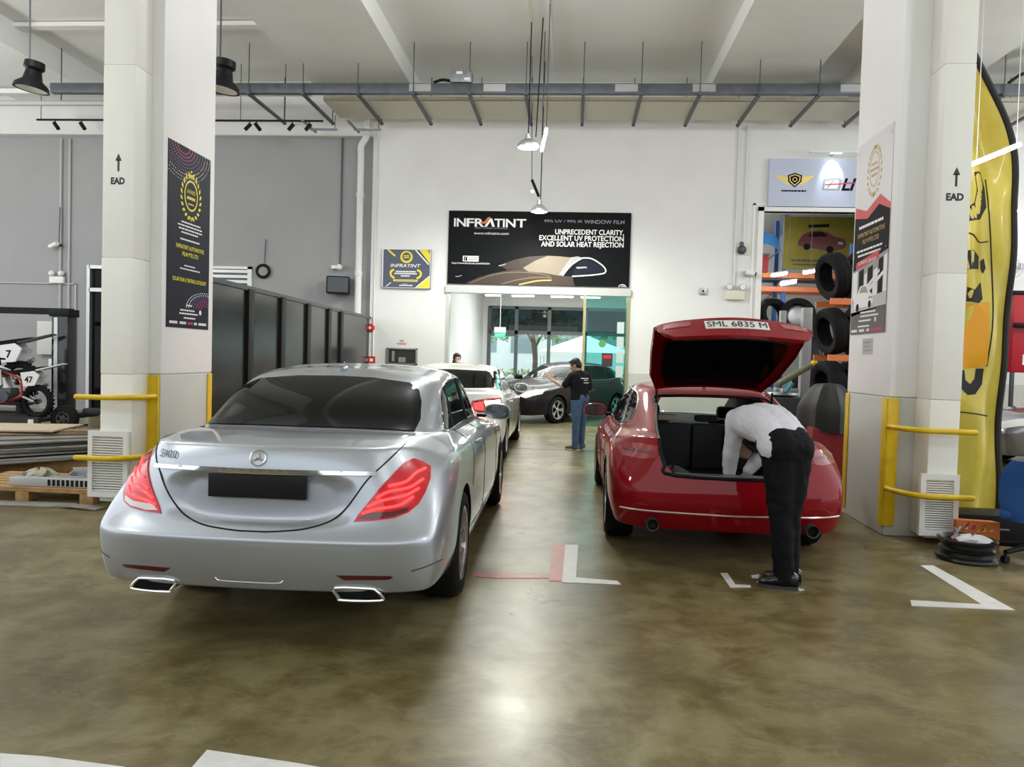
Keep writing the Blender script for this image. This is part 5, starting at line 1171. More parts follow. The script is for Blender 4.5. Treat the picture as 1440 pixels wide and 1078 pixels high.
def make_person(label,base,J,topm,legm,shoem,solem,hairm=None,sleeve='long',folds=.012,hair_long=0,palm=((0,1,0),(0,1,0)),vox=.009,curl=(.5,.5)):
    base=Vector(base); t=thing('person',label,'person',base); V=lambda k: Vector(J[k])-base
    b=MB(); H=V('head'); fc,up=J['face'],J['up']
    head_into(b,H,fc,up,SKIN); f,u,s=frame3(fc,up)
    sd=Vector(J['side']); sp=[V(k) for k in ('pelvis','waist','chest','upper','neck')]
    limb(b,[sp[4]-(sp[4]-sp[3])*.2,sp[4],H-f*.02-u*.05],[.058,.054,.052],SKIN)
    limb(b,sp[:4],[.12,.11,.12,.10],SKIN)
    for i,k in enumerate(('L','R')):
        a=[V('sh'+k),V('el'+k),V('wr'+k)]; limb(b,[a[0],a[0].lerp(a[1],.5),a[1],a[1].lerp(a[2],.5),a[2]],[.042,.040,.035,.034,.024],SKIN); limb(b,[sp[3],a[0]],[.08,.045],SKIN)
        d=J.get('hd'+k); d=Vector(d) if d else (a[2]-a[1]); hand(b,a[2],d,palm[i],SKIN,1 if k=='L' else -1,curl[i])
        g=[V('hip'+k),V('kn'+k),V('an'+k)]; limb(b,[g[0],g[0].lerp(g[1],.5),g[1],g[1].lerp(g[2],.4),g[2]],[.075,.07,.05,.047,.035],SKIN); limb(b,[sp[0],g[0]],[.1,.08],SKIN)
    body=link('body',fuse(b,vox,3),t)
    h=MB(); hair_into(h,H,fc,up,hairm or HAIR,hair_long); link('hair',fuse(h,.007,2,.010,texture=tex2),t); eyes(t,H,fc,up)
    # shirt
    c=MB(); tw=J.get('tw',1.0)
    for q in (-1,0,1):
        o=sd*q
        limb(c,[sp[0]+o*.095*tw,sp[1]+o*.085*tw,sp[2]+o*.105*tw,sp[3]+o*.12*tw],[.118*tw,.112*tw,.128*tw,.105*tw] if q else [.135*tw,.128*tw,.142*tw,.12*tw],topm)
    limb(c,[sp[3],sp[3].lerp(sp[4],1.0 if sleeve=='long' else .75)],[.10,.068],topm)
    for k in ('L','R'):
        a=[V('sh'+k),V('el'+k),V('wr'+k)]; limb(c,[sp[3].lerp(a[0],.3),a[0]],[.095*tw,.078*tw],topm)
        if sleeve=='long': limb(c,[a[0],a[0].lerp(a[1],.5),a[1],a[1].lerp(a[2],.5),a[2]-(a[2]-a[1])*.06],[.078*tw,.068*tw,.060*tw,.056*tw,.045*tw],topm)
        else: limb(c,[a[0],a[0].lerp(a[1],.5),a[0].lerp(a[1],.82)],[.078*tw,.070*tw,.066*tw],topm)
    shirt=link('shirt',fuse(c,.010,5,folds),t)
    g=MB(); lw=J.get('lw',1.0)
    limb(g,[sp[0]-sd*.085*lw+(sp[1]-sp[0])*.42,sp[0]+sd*.085*lw+(sp[1]-sp[0])*.42],[.118*lw,.118*lw],legm); limb(g,[sp[0]-sd*.07*lw,sp[0]+sd*.07*lw],[.138*lw,.138*lw],legm)
    for k in ('L','R'):
        q=[V('hip'+k),V('kn'+k),V('an'+k)]; limb(g,[q[0],q[0].lerp(q[1],.5),q[1],q[1].lerp(q[2],.5),q[2]-Vector((0,0,.035))],[.112*lw,.098*lw,.078*lw,.070*lw,.062*lw],legm); limb(g,[sp[0],q[0]],[.13*lw,.115*lw],legm)
    link('trousers',fuse(g,.010,5,folds*1.1),t)
    for k in ('L','R'):
        m=MB(); shoe(m,V('heel'+k),V('toe'+k),shoem,solem); m.build('shoe',t)
    return t,shirt
# man bending into the red car's boot
f=Vector((-.5,.866,0)); sd=Vector((-.866,-.5,0))
J=dict(pelvis=(1.535,5.575,.985),waist=(1.50,5.70,1.085),chest=(1.45,5.92,1.135),upper=(1.40,6.06,1.125),neck=(1.375,6.16,1.06),head=(1.375,6.215,.935),face=(-.25,.35,-.75),up=(-.25,.55,.45),side=tuple(sd),
 shL=(1.265,5.985,1.11),elL=(1.255,6.09,.87),wrL=(1.27,6.19,.655),shR=(1.55,6.16,1.10),elR=(1.57,6.33,.88),wrR=(1.435,6.30,.70),hdR=(-.6,-.1,-.5),
 hipL=(1.475,5.54,.92),hipR=(1.605,5.60,.92),knL=(1.50,5.51,.50),knR=(1.575,5.56,.50),anL=(1.535,5.50,.10),anR=(1.60,5.60,.10),
 heelL=(1.625,5.47,0),toeL=(1.365,5.53,0),heelR=(1.685,5.60,0),toeR=(1.43,5.68,0),tw=1.04,lw=1.05)
bent,_=make_person('man in white shirt and black trousers bending into the open boot of the red car',(1.535,5.55,0),J,mat('shirt_white',(.70,.69,.74),.7),mat('trouser_black',(.006,.006,.008),.8,spec=.2),mat('shoe_black',(.015,.015,.016),.25,coat=.5),mat('sole_dark',(.05,.05,.05),.6),folds=.022,hair_long=.11,palm=((.5,.8,0),(0,-.3,-1)))
# man in a black polo shirt at the doorway
sd=Vector((-.6,-.8,0))
J=dict(pelvis=(.155,13.32,.90),waist=(.15,13.32,1.02),chest=(.145,13.33,1.17),upper=(.13,13.34,1.27),neck=(.115,13.35,1.345),head=(.065,13.37,1.455),face=(-.85,.35,-.42),up=(-.25,.1,1),side=tuple(sd),
 shL=(.015,13.20,1.275),elL=(-.13,13.20,1.095),wrL=(-.345,13.33,1.20),hdL=(-.55,.3,.75),shR=(.265,13.46,1.275),elR=(.315,13.56,1.03),wrR=(.17,13.70,.98),
 hipL=(.10,13.24,.85),hipR=(.21,13.40,.85),knL=(.10,13.23,.47),knR=(.205,13.40,.47),anL=(.10,13.24,.09),anR=(.20,13.42,.09),
 heelL=(.165,13.22,0),toeL=(-.07,13.33,0),heelR=(.27,13.40,0),toeR=(.04,13.52,0),tw=.98,lw=.95)
clerk,sh=make_person('man in black polo shirt and blue jeans reaching towards the dark car',(.15,13.3,0),J,mat('polo_black',(.008,.0085,.011),.75,spec=.2),mat('jeans_blue',(.075,.14,.26),.8,noise=.45,nscale=9),mat('shoe_olive',(.18,.17,.10),.5),mat('sole_white',(.7,.7,.66),.5),sleeve='short',palm=((-.3,.8,.2),(0,1,0)),curl=(.12,.4))
m=MB(); m.tube([Vector((.115,13.35,1.335))-Vector((.15,13.3,0))+Vector((.068*cos(2*pi*i/16),.068*sin(2*pi*i/16),.012*cos(2*pi*i/16)))for i in range(16)],.019,mat('collar_red',(.22,.02,.03),.6),8,closed=True); m.build('collar',clerk)
b2=bvh_of(sh.data); sd2=Vector((.6,-.8,0))      # lettering on the back of the shirt
def backp(u,v):
    q=Vector((0,.03,0))+Vector((.8,.6,0))*0; o=Vector((.8,-.6,0))*1.0+Vector((.6,.8,0))*u+Vector((0,0,v)); p,n,_,_=b2.ray_cast(o,Vector((-.8,.6,0))); return (p if p else o*.1)+Vector((.8,-.6,0))*.006
m=MB()
r_=random.Random(4)
for v,a,b_ in ((1.235,-.10,.12),(1.205,-.03,.06),(1.16,-.04,.10)):
    x=a
    while x<b_: w=r_.uniform(.02,.035); m.add([backp(x,v),backp(x+w,v),backp(x+w,v+.014),backp(x,v+.014)],[(0,1,2,3)],WHT); x+=w+.008
m.build('shirt_print',clerk)
# third person, head and shoulders behind the white car
J=dict(pelvis=(-2.50,16.9,.92),waist=(-2.50,16.9,1.05),chest=(-2.50,16.9,1.22),upper=(-2.51,16.88,1.32),neck=(-2.52,16.87,1.39),head=(-2.535,16.85,1.50),face=(.55,-.8,-.2),up=(0,0,1),side=(.8,.55,0),
 shL=(-2.36,16.98,1.32),elL=(-2.30,16.9,1.08),wrL=(-2.28,16.72,.95),shR=(-2.66,16.78,1.32),elR=(-2.66,16.66,1.08),wrR=(-2.56,16.52,.98),
 hipL=(-2.43,16.94,.86),hipR=(-2.57,16.86,.86),knL=(-2.42,16.92,.48),knR=(-2.57,16.84,.48),anL=(-2.42,16.94,.09),anR=(-2.57,16.86,.09),
 heelL=(-2.46,16.99,0),toeL=(-2.34,16.77,0),heelR=(-2.61,16.91,0),toeR=(-2.49,16.69,0),tw=.95,lw=.95)
p3,_=make_person('person with dark hair half hidden behind the white saloon at the doorway',(-2.5,16.9,0),J,mat('top_maroon',(.10,.015,.03),.7),mat('trouser_black',(.006,.006,.008),.8,spec=.2),mat('shoe_black',(.015,.015,.016),.25),mat('sole_dark',(.05,.05,.05),.6),hairm=mat('hair_brown',(.06,.018,.015),.5),hair_long=.08)
m=MB(); fc,up_,s_=frame3((.55,-.8,-.2),(0,0,1)); m.sphere(Vector((-.035,-.05,1.50))+fc*.075-up_*.045,(.05,.035,.042),TW,14,10); m.build('face_mask',p3)
# ------------------------------------------------------------------ left bay: gantry, trailer, motorcycles, boards, pallet
t=thing('gantry_frame','black steel gantry with a thick glossy post behind the trailer','gantry',(-9.72,14.05,0))
GB=mat('gloss_black',(.012,.012,.013),.18,coat=.6)
m=MB(); m.box(-.16,-.14,0,.16,.14,2.22,GB,.02); m.build('post',t); m=MB(); m.box(-.20,-.16,2.10,.20,.16,2.24,BK,.01); m.box(-5.6,-.07,2.14,.16,.07,2.26,BK); m.build('top_beam',t); m=MB(); m.box(-.10,-.155,.1,-.03,-.138,2.08,mat('strip_pale',(.6,.62,.64),.25,.4)); m.build('steel_strip',t); m=MB(); m.box(-.3,-.3,0,.3,.3,.03,BK); m.build('foot_plate',t)
t=thing('trailer','low black motorcycle trailer with one small wheel and tow bar','trailer',(-9.85,13.25,0))
TB=mat('trailer_black',(.02,.02,.022),.5)
m=MB(); m.box(-4.2,-.5,.19,.55,.50,.25,TB,.01); m.box(-4.2,-.55,.16,.60,-.47,.29,TB); m.box(-4.2,.47,.16,.60,.55,.29,TB); m.build('deck',t)
m=MB(); m.tube([(.55,.05,.24),(1.30,.05,.34)],.05,TB,8); m.box(1.05,-.03,.32,1.40,.13,.43,TB,.03); m.build('tow_bar',t)
w=wheel_parts(.24,.16,.13,5,mat('steel_wheel',(.06,.06,.062),.45,.5),t,twin=False); w.location=(.78,-.10,.24); w.rotation_euler=(0,0,-pi/2)
m=MB(); m.box(.42,-.565,.18,.52,-.55,.25,TW); m.build('reflector',t)
def motorbike(loc,rz,label,c1,c2,num,k=1.0):
    t=thing('motorcycle',label,'motorcycle',loc,rz); t.scale=(k,k,k)
    def wh(x,R,w):
        mx=Matrix.Translation((x,0,R))@Matrix.Rotation(pi/2,4,'X'); m=MB(); m.lathe([(R*.72,-w*.4),(R*.9,-w*.5),(R,-w*.25),(R,w*.25),(R*.9,w*.5),(R*.72,w*.4),(R*.68,0),(R*.72,-w*.4)],RU,30,mx)
        for i in range(26): a=2*pi*i/26; m.box(-.018,-w*.42,R-.006,.018,w*.42,R+.014,RU,0,Matrix.Translation((x,0,R))@Matrix.Rotation(a,4,'Y'))
        o=m.build('wheel',t); m=MB(); m.lathe([(.05,-w*.5),(.05,w*.5)],DK,14,mx)
        for i in range(16): a=2*pi*i/16; m.tube([(x+.045*cos(a),0,R+.045*sin(a)),(x+R*.7*cos(a+.3),0,R+R*.7*sin(a+.3))],.004,AL,4)
        m.build('rim',o)
    wh(0,.31,.12); wh(1.35,.34,.09)
    m=MB(); 
    for y in (-.09,.09): m.tube(spline([(.25,y,.42),(.55,y,.30),(.85,y,.32),(1.0,y*.6,.62),(1.06,0,.92),(.6,y,.86),(.30,y,.72),(.25,y,.42)],5),.022,c1,8); m.tube([(.0,y,.31),(.30,y*.8,.42)],.026,AL,8)
    m.build('frame',t)
    m=MB(); m.box(.45,-.13,.30,.80,.13,.56,DK,.04); m.tube([(.62,0,.5),(.70,0,.74)],.10,AL,12); m.tube([(.55,-.18,.40),(.55,.18,.40)],.09,DK,14); m.build('engine',t)
    m=MB(); m.add([(.55,-.12,.88),(.55,.12,.88),(.05,-.09,.96),(.05,.09,.96),(-.22,-.06,1.0),(-.22,.06,1.0),(.55,-.10,.80),(.55,.10,.80),(.05,-.08,.89),(.05,.08,.89),(-.22,-.05,.97),(-.22,.05,.97),(.95,-.08,.96),(.95,.08,.96),(.95,-.07,.86),(.95,.07,.86)],[(0,2,3,1),(2,4,5,3),(6,7,9,8),(8,9,11,10),(0,6,8,2),(2,8,10,4),(1,3,9,7),(3,5,11,9),(4,10,11,5),(12,0,1,13),(14,15,7,6),(12,14,6,0),(13,1,7,15),(12,13,15,14)],BK); m.build('seat',t)
    for sg in (-1,1):
        m=MB(); m.prism([(.62,.62),(.82,.48),(1.10,.62),(1.12,.94),(.95,1.0),(.66,.90)],'y',sg*.11,sg*.155,c2); m.prism([(.70,.66),(.85,.58),(1.02,.66),(1.0,.80),(.75,.82)],'y',sg*.155,sg*.16,c1); m.build('shroud',t)
        m=MB(); m.prism([(-.02,.62),(.20,.60),(.26,.86),(.0,.90),(-.12,.82)],'y',sg*.10,sg*.125,WHT); o=m.build('number_plate',t)
        m=MB(); text_into(m,num,lambda u,v: Vector((.09-sg*u*-1 if sg<0 else .09-u,sg*.128,.68+v)),.16,BK,'CENTER',bold=.03); m.build('number',o)
    m=MB(); m.add([(-.02,-.09,.93),(-.02,.09,.93),(-.55,-.07,1.06),(-.55,.07,1.06),(-.02,-.09,.90),(-.02,.09,.90),(-.55,-.07,1.04),(-.55,.07,1.04)],[(0,2,3,1),(4,5,7,6),(0,4,6,2),(1,3,7,5),(2,6,7,3),(0,1,5,4)],c2); m.build('rear_mudguard',t)
    m=MB(); m.tube(spline([(1.05,0,.98),(1.35,0,.86),(1.72,0,.72)],5),[.02]*11,c2,8,flat=4); m.build('front_mudguard',t)
    m=MB()
    for y in (-.08,.08): m.tube([(1.35,y,.34),(1.10,y,.98)],.028,AL,10)
    m.build('fork',t)
    m=MB(); m.tube(spline([(.98,-.38,1.10),(1.04,-.2,1.12),(1.08,0,1.06),(1.04,.2,1.12),(.98,.38,1.10)],5),.012,DK,8); m.tube([(.98,-.40,1.10),(1.0,-.27,1.11)],.02,BK,8); m.tube([(.98,.40,1.10),(1.0,.27,1.11)],.02,BK,8); m.build('handlebar',t)
    m=MB(); m.prism([(1.16,.92),(1.22,.78),(1.26,.80),(1.20,1.05)],'y',-.10,.10,WHT); m.build('front_plate',t)
    m=MB(); m.tube(spline([(.72,-.12,.46),(.55,-.20,.34),(.25,-.18,.52),(-.10,-.17,.66)],5),[.02]*6+[.03]*5+[.045]*5,AL,10); m.build('exhaust',t)
    return t
motorbike((-9.52,13.05,.25),pi,'red and white dirt bike with number plates on the black trailer','' or mat('bike_red',(.40,.02,.025),.35,coat=.5),mat('bike_white',(.75,.75,.75),.35),'47',.93)
motorbike((-10.35,13.70,.47),pi,'taller dark dirt bike behind the red and white one','' or BK,mat('bike_dark',(.03,.035,.05),.35),'7',1.22)
t=thing('bike_stand','low black stand under the taller dark dirt bike','stand',(-10.9,13.70,.25)); m=MB(); m.box(-1.6,-.12,.16,.75,.12,.215,TB,.01); m.build('top',t)
for x in (-1.4,.6): m=MB(); m.box(x-.04,-.11,0,x+.04,.11,.16,TB); m.build('leg',t)
# pallet
WO=mat('pallet_wood',(.50,.29,.12),.75,noise=.4,nscale=14); PLY=mat('plywood',(.58,.47,.33),.6,noise=.2,nscale=5); BG=mat('board_grey',(.30,.29,.26),.6,noise=.45,nscale=3.5)
t=thing('pallet','orange-brown wooden pallet at the foot of the board pile','pallet',(-5.36,7.60,0),radians(0))
for x in (-.75,-.05,.62):
    for y in (-.33,.35): m=MB(); m.box(x-.07,y-.07,0,x+.07,y+.07,.10,WO,.004); m.build('block',t)
m=MB()
for k in range(6): m.box(-.86,-.40+.155*k,.125,.74,-.40+.155*k+.115,.145,WO,.003)
m.build('deck_boards',t); m=MB()
for y in (-.40,.28): m.box(-.86,y,.10,.74,y+.12,.125,WO,.003)
m.build('stringer_boards',t)
t=thing('metal_channel','pale metal channel with black markings lying on the front of the pallet','metal channel',(-5.14,7.30,.147),radians(1))
m=MB(); m.box(-.44,-.045,0,.46,.045,.085,mat('channel_pale',(.50,.52,.53),.35,.4),.006); m.build('channel',t); m=MB()
for k in range(10): x=-.04+.048*k; m.box(x,-.0468,.012,x+.03,-.0455,.074,BK)
m.build('markings',t)
rd=random.Random(11)
for i,(x,y,sx,sy,sz,rz,lab) in enumerate([(-5.15,7.47,.34,.10,.07,.2,'short pale metal bracket on the pallet behind the marked channel'),(-4.85,7.57,.26,.09,.10,-.5,'grey bent metal bracket near the louvred grille on the pallet'),(-5.45,7.50,.22,.16,.13,.6,'beige lump of packing on the pallet'),(-4.72,7.47,.12,.12,.16,.1,'dark square block on the pallet beside the louvred grille'),(-5.05,7.77,.40,.16,.12,.35,'pale folded sheet of metal at the back of the pallet')]):
    t=thing('metal_scrap' if i!=2 else 'packing_lump',lab,'scrap',(x,y,.147),rz); mm=(AL,GALV,mat('packing',(.42,.40,.30),.8),DK,mat('channel_pale',(.5,.52,.53),.35,.4))[i]
    if i==2: q=crumple((0,0,0),(.14,.11,.14),5,mm); q.build('lump',t,weld=1e-4)
    else: m=MB(); m.box(-sx/2,-sy/2,0,sx/2,sy/2,.012,mm,.002); m.box(-sx/2,sy/2-.012,.0,sx/2,sy/2,sz,mm,.002); m.box(-sx/2,-sy/2,.0,-sx/2+.012,sy/2,sz*.7,mm,.002); m.build('bracket',t); m=MB(); m.tube([(sx*.2,0,.012),(sx*.2,0,.03)],.018,DK,8); m.build('bolt',t)
def sheet(name,label,cx,cy,cz,L_,Wd,th,rz,tilt,bow,m_,group=None,roll=0):
    mb=MB(); mb.grid(lambda u,v: Vector(((u-.5)*L_,(v-.5)*Wd,bow*(1-(2*u-1)**2)+th)),16,2,m_); mb.grid(lambda u,v: Vector(((u-.5)*L_,(v-.5)*Wd,bow*(1-(2*u-1)**2))),16,2,m_,True)
    for v in (0,1): mb.grid(lambda u,w,v=v: Vector(((u-.5)*L_,(v-.5)*Wd,bow*(1-(2*u-1)**2)+th*w)),16,1,m_,v==0)
    for u in (0,1): mb.quad(*[Vector(((u-.5)*L_,(v-.5)*Wd,th*w)) for v,w in ((0,0),(1,0),(1,1),(0,1))],m_)
    o=mb.build(name,None,loc=(cx,cy,cz)); o.rotation_euler=(roll,tilt,rz); tag(o,label,'board',group); return o
for i in range(11):
    z=.152+.021*i; sheet('board','grey weathered board in the fanned pile behind the pallet',-6.45+rd.uniform(-.2,.12)-.03*i,8.95+.05*i+rd.uniform(-.08,.08),z,3.0+rd.uniform(-.3,.3),.55+rd.uniform(-.1,.25),.016,radians(50+rd.uniform(-7,7)-.6*i),0,rd.uniform(.0,.010),BG,'grey boards in the pile')
for i,(x,y,L_,Wd,rz) in enumerate(((-7.75,9.7,2.0,.95,12),(-7.2,9.6,2.6,.30,22),(-6.7,9.6,2.7,.14,30))):
    sheet(('plywood_sheet','plank','plank')[i],('wide beige plywood sheet on top of the board pile','narrow brown plank under the front edge of the plywood sheet','thin brown batten running out behind the grey boards')[i],x,y,.432-.022*i,L_,Wd,.02,radians(rz),0,0,(PLY,mat('plank_brown',(.30,.20,.12),.7,noise=.3,nscale=8),mat('plank_brown',(.30,.20,.12),.7))[i])
for i,(x,y,L_,Wd,rz,lab) in enumerate(((-5.45,7.05,1.3,.2,3,'flat grey board lying on the floor in front of the pallet'),(-4.70,7.02,.5,.13,-8,'small curved grey board lying on the floor near the louvred grille'))):
    sheet('floor_board',lab,x,y,.003,L_,Wd,.012,radians(rz),0,.012*i,BG)
for k in range(2):
    m=MB(); m.box(-.05,-1.2,0,.05,1.2,.14,WO,.004); o=m.build('bearer',loc=(-7.0+1.0*k,9.2,0)); o.rotation_euler=(0,0,radians(-58)); tag(o,['timber bearer under the left part of the board pile','timber bearer under the right part of the board pile'][k],'bearer')
# ------------------------------------------------------------------ right bay: flag banner, chair, rim, tyres, rack
FAB=mat('flag_yellow',(.72,.58,.08),.35,noise=.25,nscale=2.5,coat=.2); FAB2=mat('flag_border',(.012,.012,.013),.6); ORG=mat('flag_orange',(.80,.36,.01),.5)
FX=4.27
t=thing('flag_banner','tall yellow feather flag banner with black lettering beside the right column','banner',(FX,7.95,0))
def flag(u,v,off=0.0):
    z=.12+4.62*v; wR=0 if v<.70 else -.55*((v-.70)/.30)**1.9
    w=.78+wR*.55; x=wR-w*(1-u)
    y=.05*sin(7*u+3*v)+.03*sin(15*u-5*v+1)+.02*sin(26*v+9*u)
    return Vector((x-.02*sin(9*v),y-off,z))
m=MB(); m.grid(lambda u,v: flag(u,v,.0),36,90,FAB); m.grid(lambda u,v: flag(u,v,-.003),36,90,FAB,True); m.build('fabric',t)
m=MB(); m.tube([flag(1,i/60)+Vector((.02,0,0)) for i in range(61)],.032,FAB2,8); m.build('pole_sleeve',t)
m=MB(); m.tube([(.02,0,0),(.02,0,.2)],.02,AL,8); m.box(-.55,-.25,0,.2,.25,.05,FAB2,.01); m.build('base',t)
def onflag(px,py,k=1):
    z=onY(px,py,7.93).z; x=onY(px,py,7.93).x-FX; v=(z-.12)/4.62; wR=0 if v<.70 else -.55*((v-.70)/.30)**1.9; w=.78+wR*.55; u=1-(wR-x)/w; return flag(u,v,.004*k)
def fl_poly(mb,pts,m_,k=1,step=5):
    pts=[Vector(p) for p in pts]; d=[]
    for i,p in enumerate(pts):
        q=pts[(i+1)%len(pts)]; n=max(1,int((q-p).length/step)); d+=[p.lerp(q,j/n) for j in range(n)]
    vv,ee,ff,_,_,_=delaunay_2d_cdt(d,[(i,(i+1)%len(d)) for i in range(len(d))],[],0,1e-6)
    def ins(x,y):
        c=False
        for i in range(len(d)):
            a,b_=d[i],d[i-1]
            if (a.y>y)!=(b_.y>y) and x<(b_.x-a.x)*(y-a.y)/(b_.y-a.y)+a.x: c=not c
        return c
    ff=[f_ for f_ in ff if ins(sum(vv[i].x for i in f_)/3,sum(vv[i].y for i in f_)/3)]
    fs=[]
    vs=[onflag(v.x,v.y,k) for v in vv]
    for f_ in ff:
        f_=list(f_); n=(vs[f_[1]]-vs[f_[0]]).cross(vs[f_[2]]-vs[f_[0]])
        if n.y>0: f_=f_[::-1]
        fs.append(f_)
    mb.add(vs,fs,m_)
m=MB()
fl_poly(m,[(1366,244),(1378,242),(1388,262),(1390,290),(1378,308),(1356,312),(1340,308),(1340,298),(1352,296),(1366,286),(1370,268)],FAB2); fl_poly(m,[(1340,355),(1362,352),(1376,360),(1374,378),(1350,380),(1340,376)],FAB2)
fl_poly(m,[(1379,366),(1386,362),(1388,376),(1383,384),(1379,378)],FAB2); fl_poly(m,[(1352,404),(1364,408),(1378,396),(1380,420),(1374,426),(1352,424)],FAB2)
fl_poly(m,[(1346,520),(1356,520),(1358,534),(1366,540),(1372,532),(1374,518),(1384,518),(1382,540),(1372,554),(1362,555),(1350,545)],FAB2)
m.build('lettering',t); m=MB(); fl_poly(m,[(1346,428),(1389,425),(1388,514),(1360,518),(1346,514)],ORG,2); m.build('orange_panel',t)
m=MB()
for ln in ([(1392,250),(1394,310),(1396,420),(1388,515)],[(1345,327),(1362,330),(1376,339),(1392,338)],[(1345,578),(1370,581),(1394,585)]):
    m.tube([onflag(p.x,p.y,1) for p in spline([(a,b_,0) for a,b_ in ln],8)],.006,FAB2,6)
m.build('stitched_line',t)
t=thing('tube_light','lit tube light slung aslant in front of the yellow flag banner','lamp',(0,0,0)); a,b_=onY(1366,232,7.5),onY(1436,203,7.5)
m=MB(); m.tube([a,b_],.016,mat('lamp_tube',(1,1,1),.4,emit=(1,1,.97),es=22),8); m.build('tube',t); m=MB(); m.tube([a+Vector((0,.02,.02)),b_+Vector((0,.02,.02))],.014,TW,8); m.build('batten',t)
for p in (a.lerp(b_,.1),a.lerp(b_,.9)): m=MB(); m.tube([p,Vector((p.x,p.y,7.25))],.004,AL,5); m.build('wire',t)
p=onY(1440,295,17.3); t=thing('tube_light','lit tube light on the far white wall right of the flag banner','lamp',p); m=MB(); m.box(-.25,-.03,0,1.2,.30,.05,TW,.01); m.build('batten',t); m=MB(); m.tube([(-.22,0,-.02),(1.2,0,-.02)],.03,mat('lamp_tube',(1,1,1)),8); m.build('tube',t)
p=onY(1418,375,17.5); t=thing('wall_fan','round grey cage fan on the far white wall right of the flag banner','fan',(p.x,17.6,p.z)); m=MB()
for k in range(14): a=pi*k/14; m.tube([(.30*cos(a),-.22,.30*sin(a)),(0,-.30,0),(-.30*cos(a),-.22,-.30*sin(a))],.004,AL,5)
for r_ in (.1,.2,.3): m.tube([(r_*cos(2*pi*i/28),-.22-.05*(1-r_/.3),r_*sin(2*pi*i/28)) for i in range(28)],.006,AL,5,closed=True)
m.build('cage',t); m=MB(); m.cyl((0,-.26,0),(0,-.05,0),.07,DK,14); m.box(-.05,-.08,-.4,.05,0,.05,DK); m.build('motor',t)
for k in range(4): m=MB(); m.box(.04,-.20,-.07,.26,-.195,.07,mat('fan_blade',(.45,.46,.47),.4),0,Matrix.Rotation(2*pi*k/4,4,'Y')); m.build('blade',t)
p=onY(1428,470,15.5); t=thing('tool_cabinet','red and black tool cabinet hung on a stand beyond the flag banner','cabinet',(p.x+.45,15.8,0)); RC_=mat('cabinet_red',(.42,.01,.02),.35)
m=MB(); m.box(-.5,-.3,1.55,.6,.3,3.05,RC_,.02); m.build('body',t); m=MB(); m.box(-.53,-.33,3.05,.63,.33,3.12,BK,.01); m.box(-.53,-.45,2.42,.3,-.3,2.50,BK,.02); m.build('lid',t); m=MB(); m.box(-.3,-.31,1.70,.1,-.302,1.90,TW); m.build('label_plate',t)
for x in (-.45,.55):
    for y in (-.25,.25): m=MB(); m.box(x-.03,y-.03,0,x+.03,y+.03,1.55,DK); m.build('leg',t)
# blue chair and its caster base
p=onZ(1420,778); BLU=mat('chair_blue',(.012,.075,.26),.7,bump=.1,bscale=200)
t=thing('office_chair','blue office chair at the right edge near the flag banner','chair',(3.86,6.66,0),radians(-30))
def pad(u,v):
    a=(u-.5)*2; b=v; w=.25*(1-.35*abs(2*b-1)**3); return Vector((a*w,.06*a*a+.03*sin(pi*b)-.02,.34+.50*b))
def shell(fn,th,nu,nv,m_,mb):
    mb.grid(fn,nu,nv,m_); mb.grid(lambda u,v: fn(u,v)+Vector((0,th,0)),nu,nv,m_,True)
    for v in (0,1): mb.grid(lambda u,w,v=v: fn(u,v)+Vector((0,th*w,0)),nu,1,m_,v==1)
    for u in (0,1): mb.grid(lambda v,w,u=u: fn(u,v)+Vector((0,th*w,0)),nv,1,m_,u==0)
m=MB(); shell(lambda u,v: pad(u,v)+Vector((0,-.22,0)),.06,14,14,BLU,m); m.build('backrest',t,weld=1e-4)
m=MB(); m.box(-.24,-.20,.35,.24,.26,.425,BLU,.035); m.build('seat',t)
m=MB(); m.tube([(0,0,.12),(0,0,.36)],.03,BK,10); m.tube([(0,-.12,.34),(0,-.26,.36),(0,-.25,.50)],.022,BK,8); m.build('column',t)
for k in range(5):
    a=2*pi*k/5+.3; m=MB(); m.tube([(0,0,.13),(.30*cos(a),.30*sin(a),.09)],[.03,.02],BK,8); o=m.build('foot',t); m=MB(); c_=Vector((.30*cos(a),.30*sin(a),.032)); m.cyl(c_+Vector((-.02*sin(a),.02*cos(a),0)),c_-Vector((-.02*sin(a),.02*cos(a),0)),.032,BK,12); m.tube([c_,c_+Vector((0,0,.06))],.012,BK,6); m.build('caster',o)
# loose steel rim with rag, carton
rc=Vector((3.31,6.60,0)); t=thing('wheel_rim','black steel wheel rim lying flat in front of the right column','wheel rim',rc); STK=mat('rim_black',(.014,.014,.015),.3,.3)
m=MB(); m.lathe([(.17,.02),(.215,.0),(.232,.015),(.225,.035),(.195,.045),(.19,.075),(.205,.085),(.21,.10),(.19,.115),(.19,.14),(.215,.15),(.225,.175),(.21,.185),(.19,.165),(.17,.14),(.165,.06),(.17,.02)],STK,48); m.build('barrel',t)
m=MB(); m.lathe([(.168,.07),(.12,.10),(.08,.085),(.035,.085),(.035,.07),(.08,.07),(.12,.08),(.168,.055)],STK,36); m.build('centre_disc',t)
tag(crumple((rc.x+.03,rc.y-.02,.125),(.13,.10,.085),21,CLOTH).build('rag',weld=1e-4),'crumpled white rag in the black steel rim','rag')
t=thing('pliers','small grey pair of pliers standing up in the steel rim','tool',(rc.x-.10,rc.y-.03,.12)); m=MB(); m.tube([(0,0,.0),(-.01,.0,.10),(.03,0,.16)],[.012,.014,.008],GALV,8); m.tube([(.02,.02,.0),(.0,.0,.10),(-.02,0,.15)],[.010,.012,.008],GALV,8); m.build('jaws',t); m=MB(); m.tube([(.0,0,.10),(-.05,-.02,.06)],.012,mat('handle_pink',(.45,.22,.18),.5),8); m.build('handle',t)
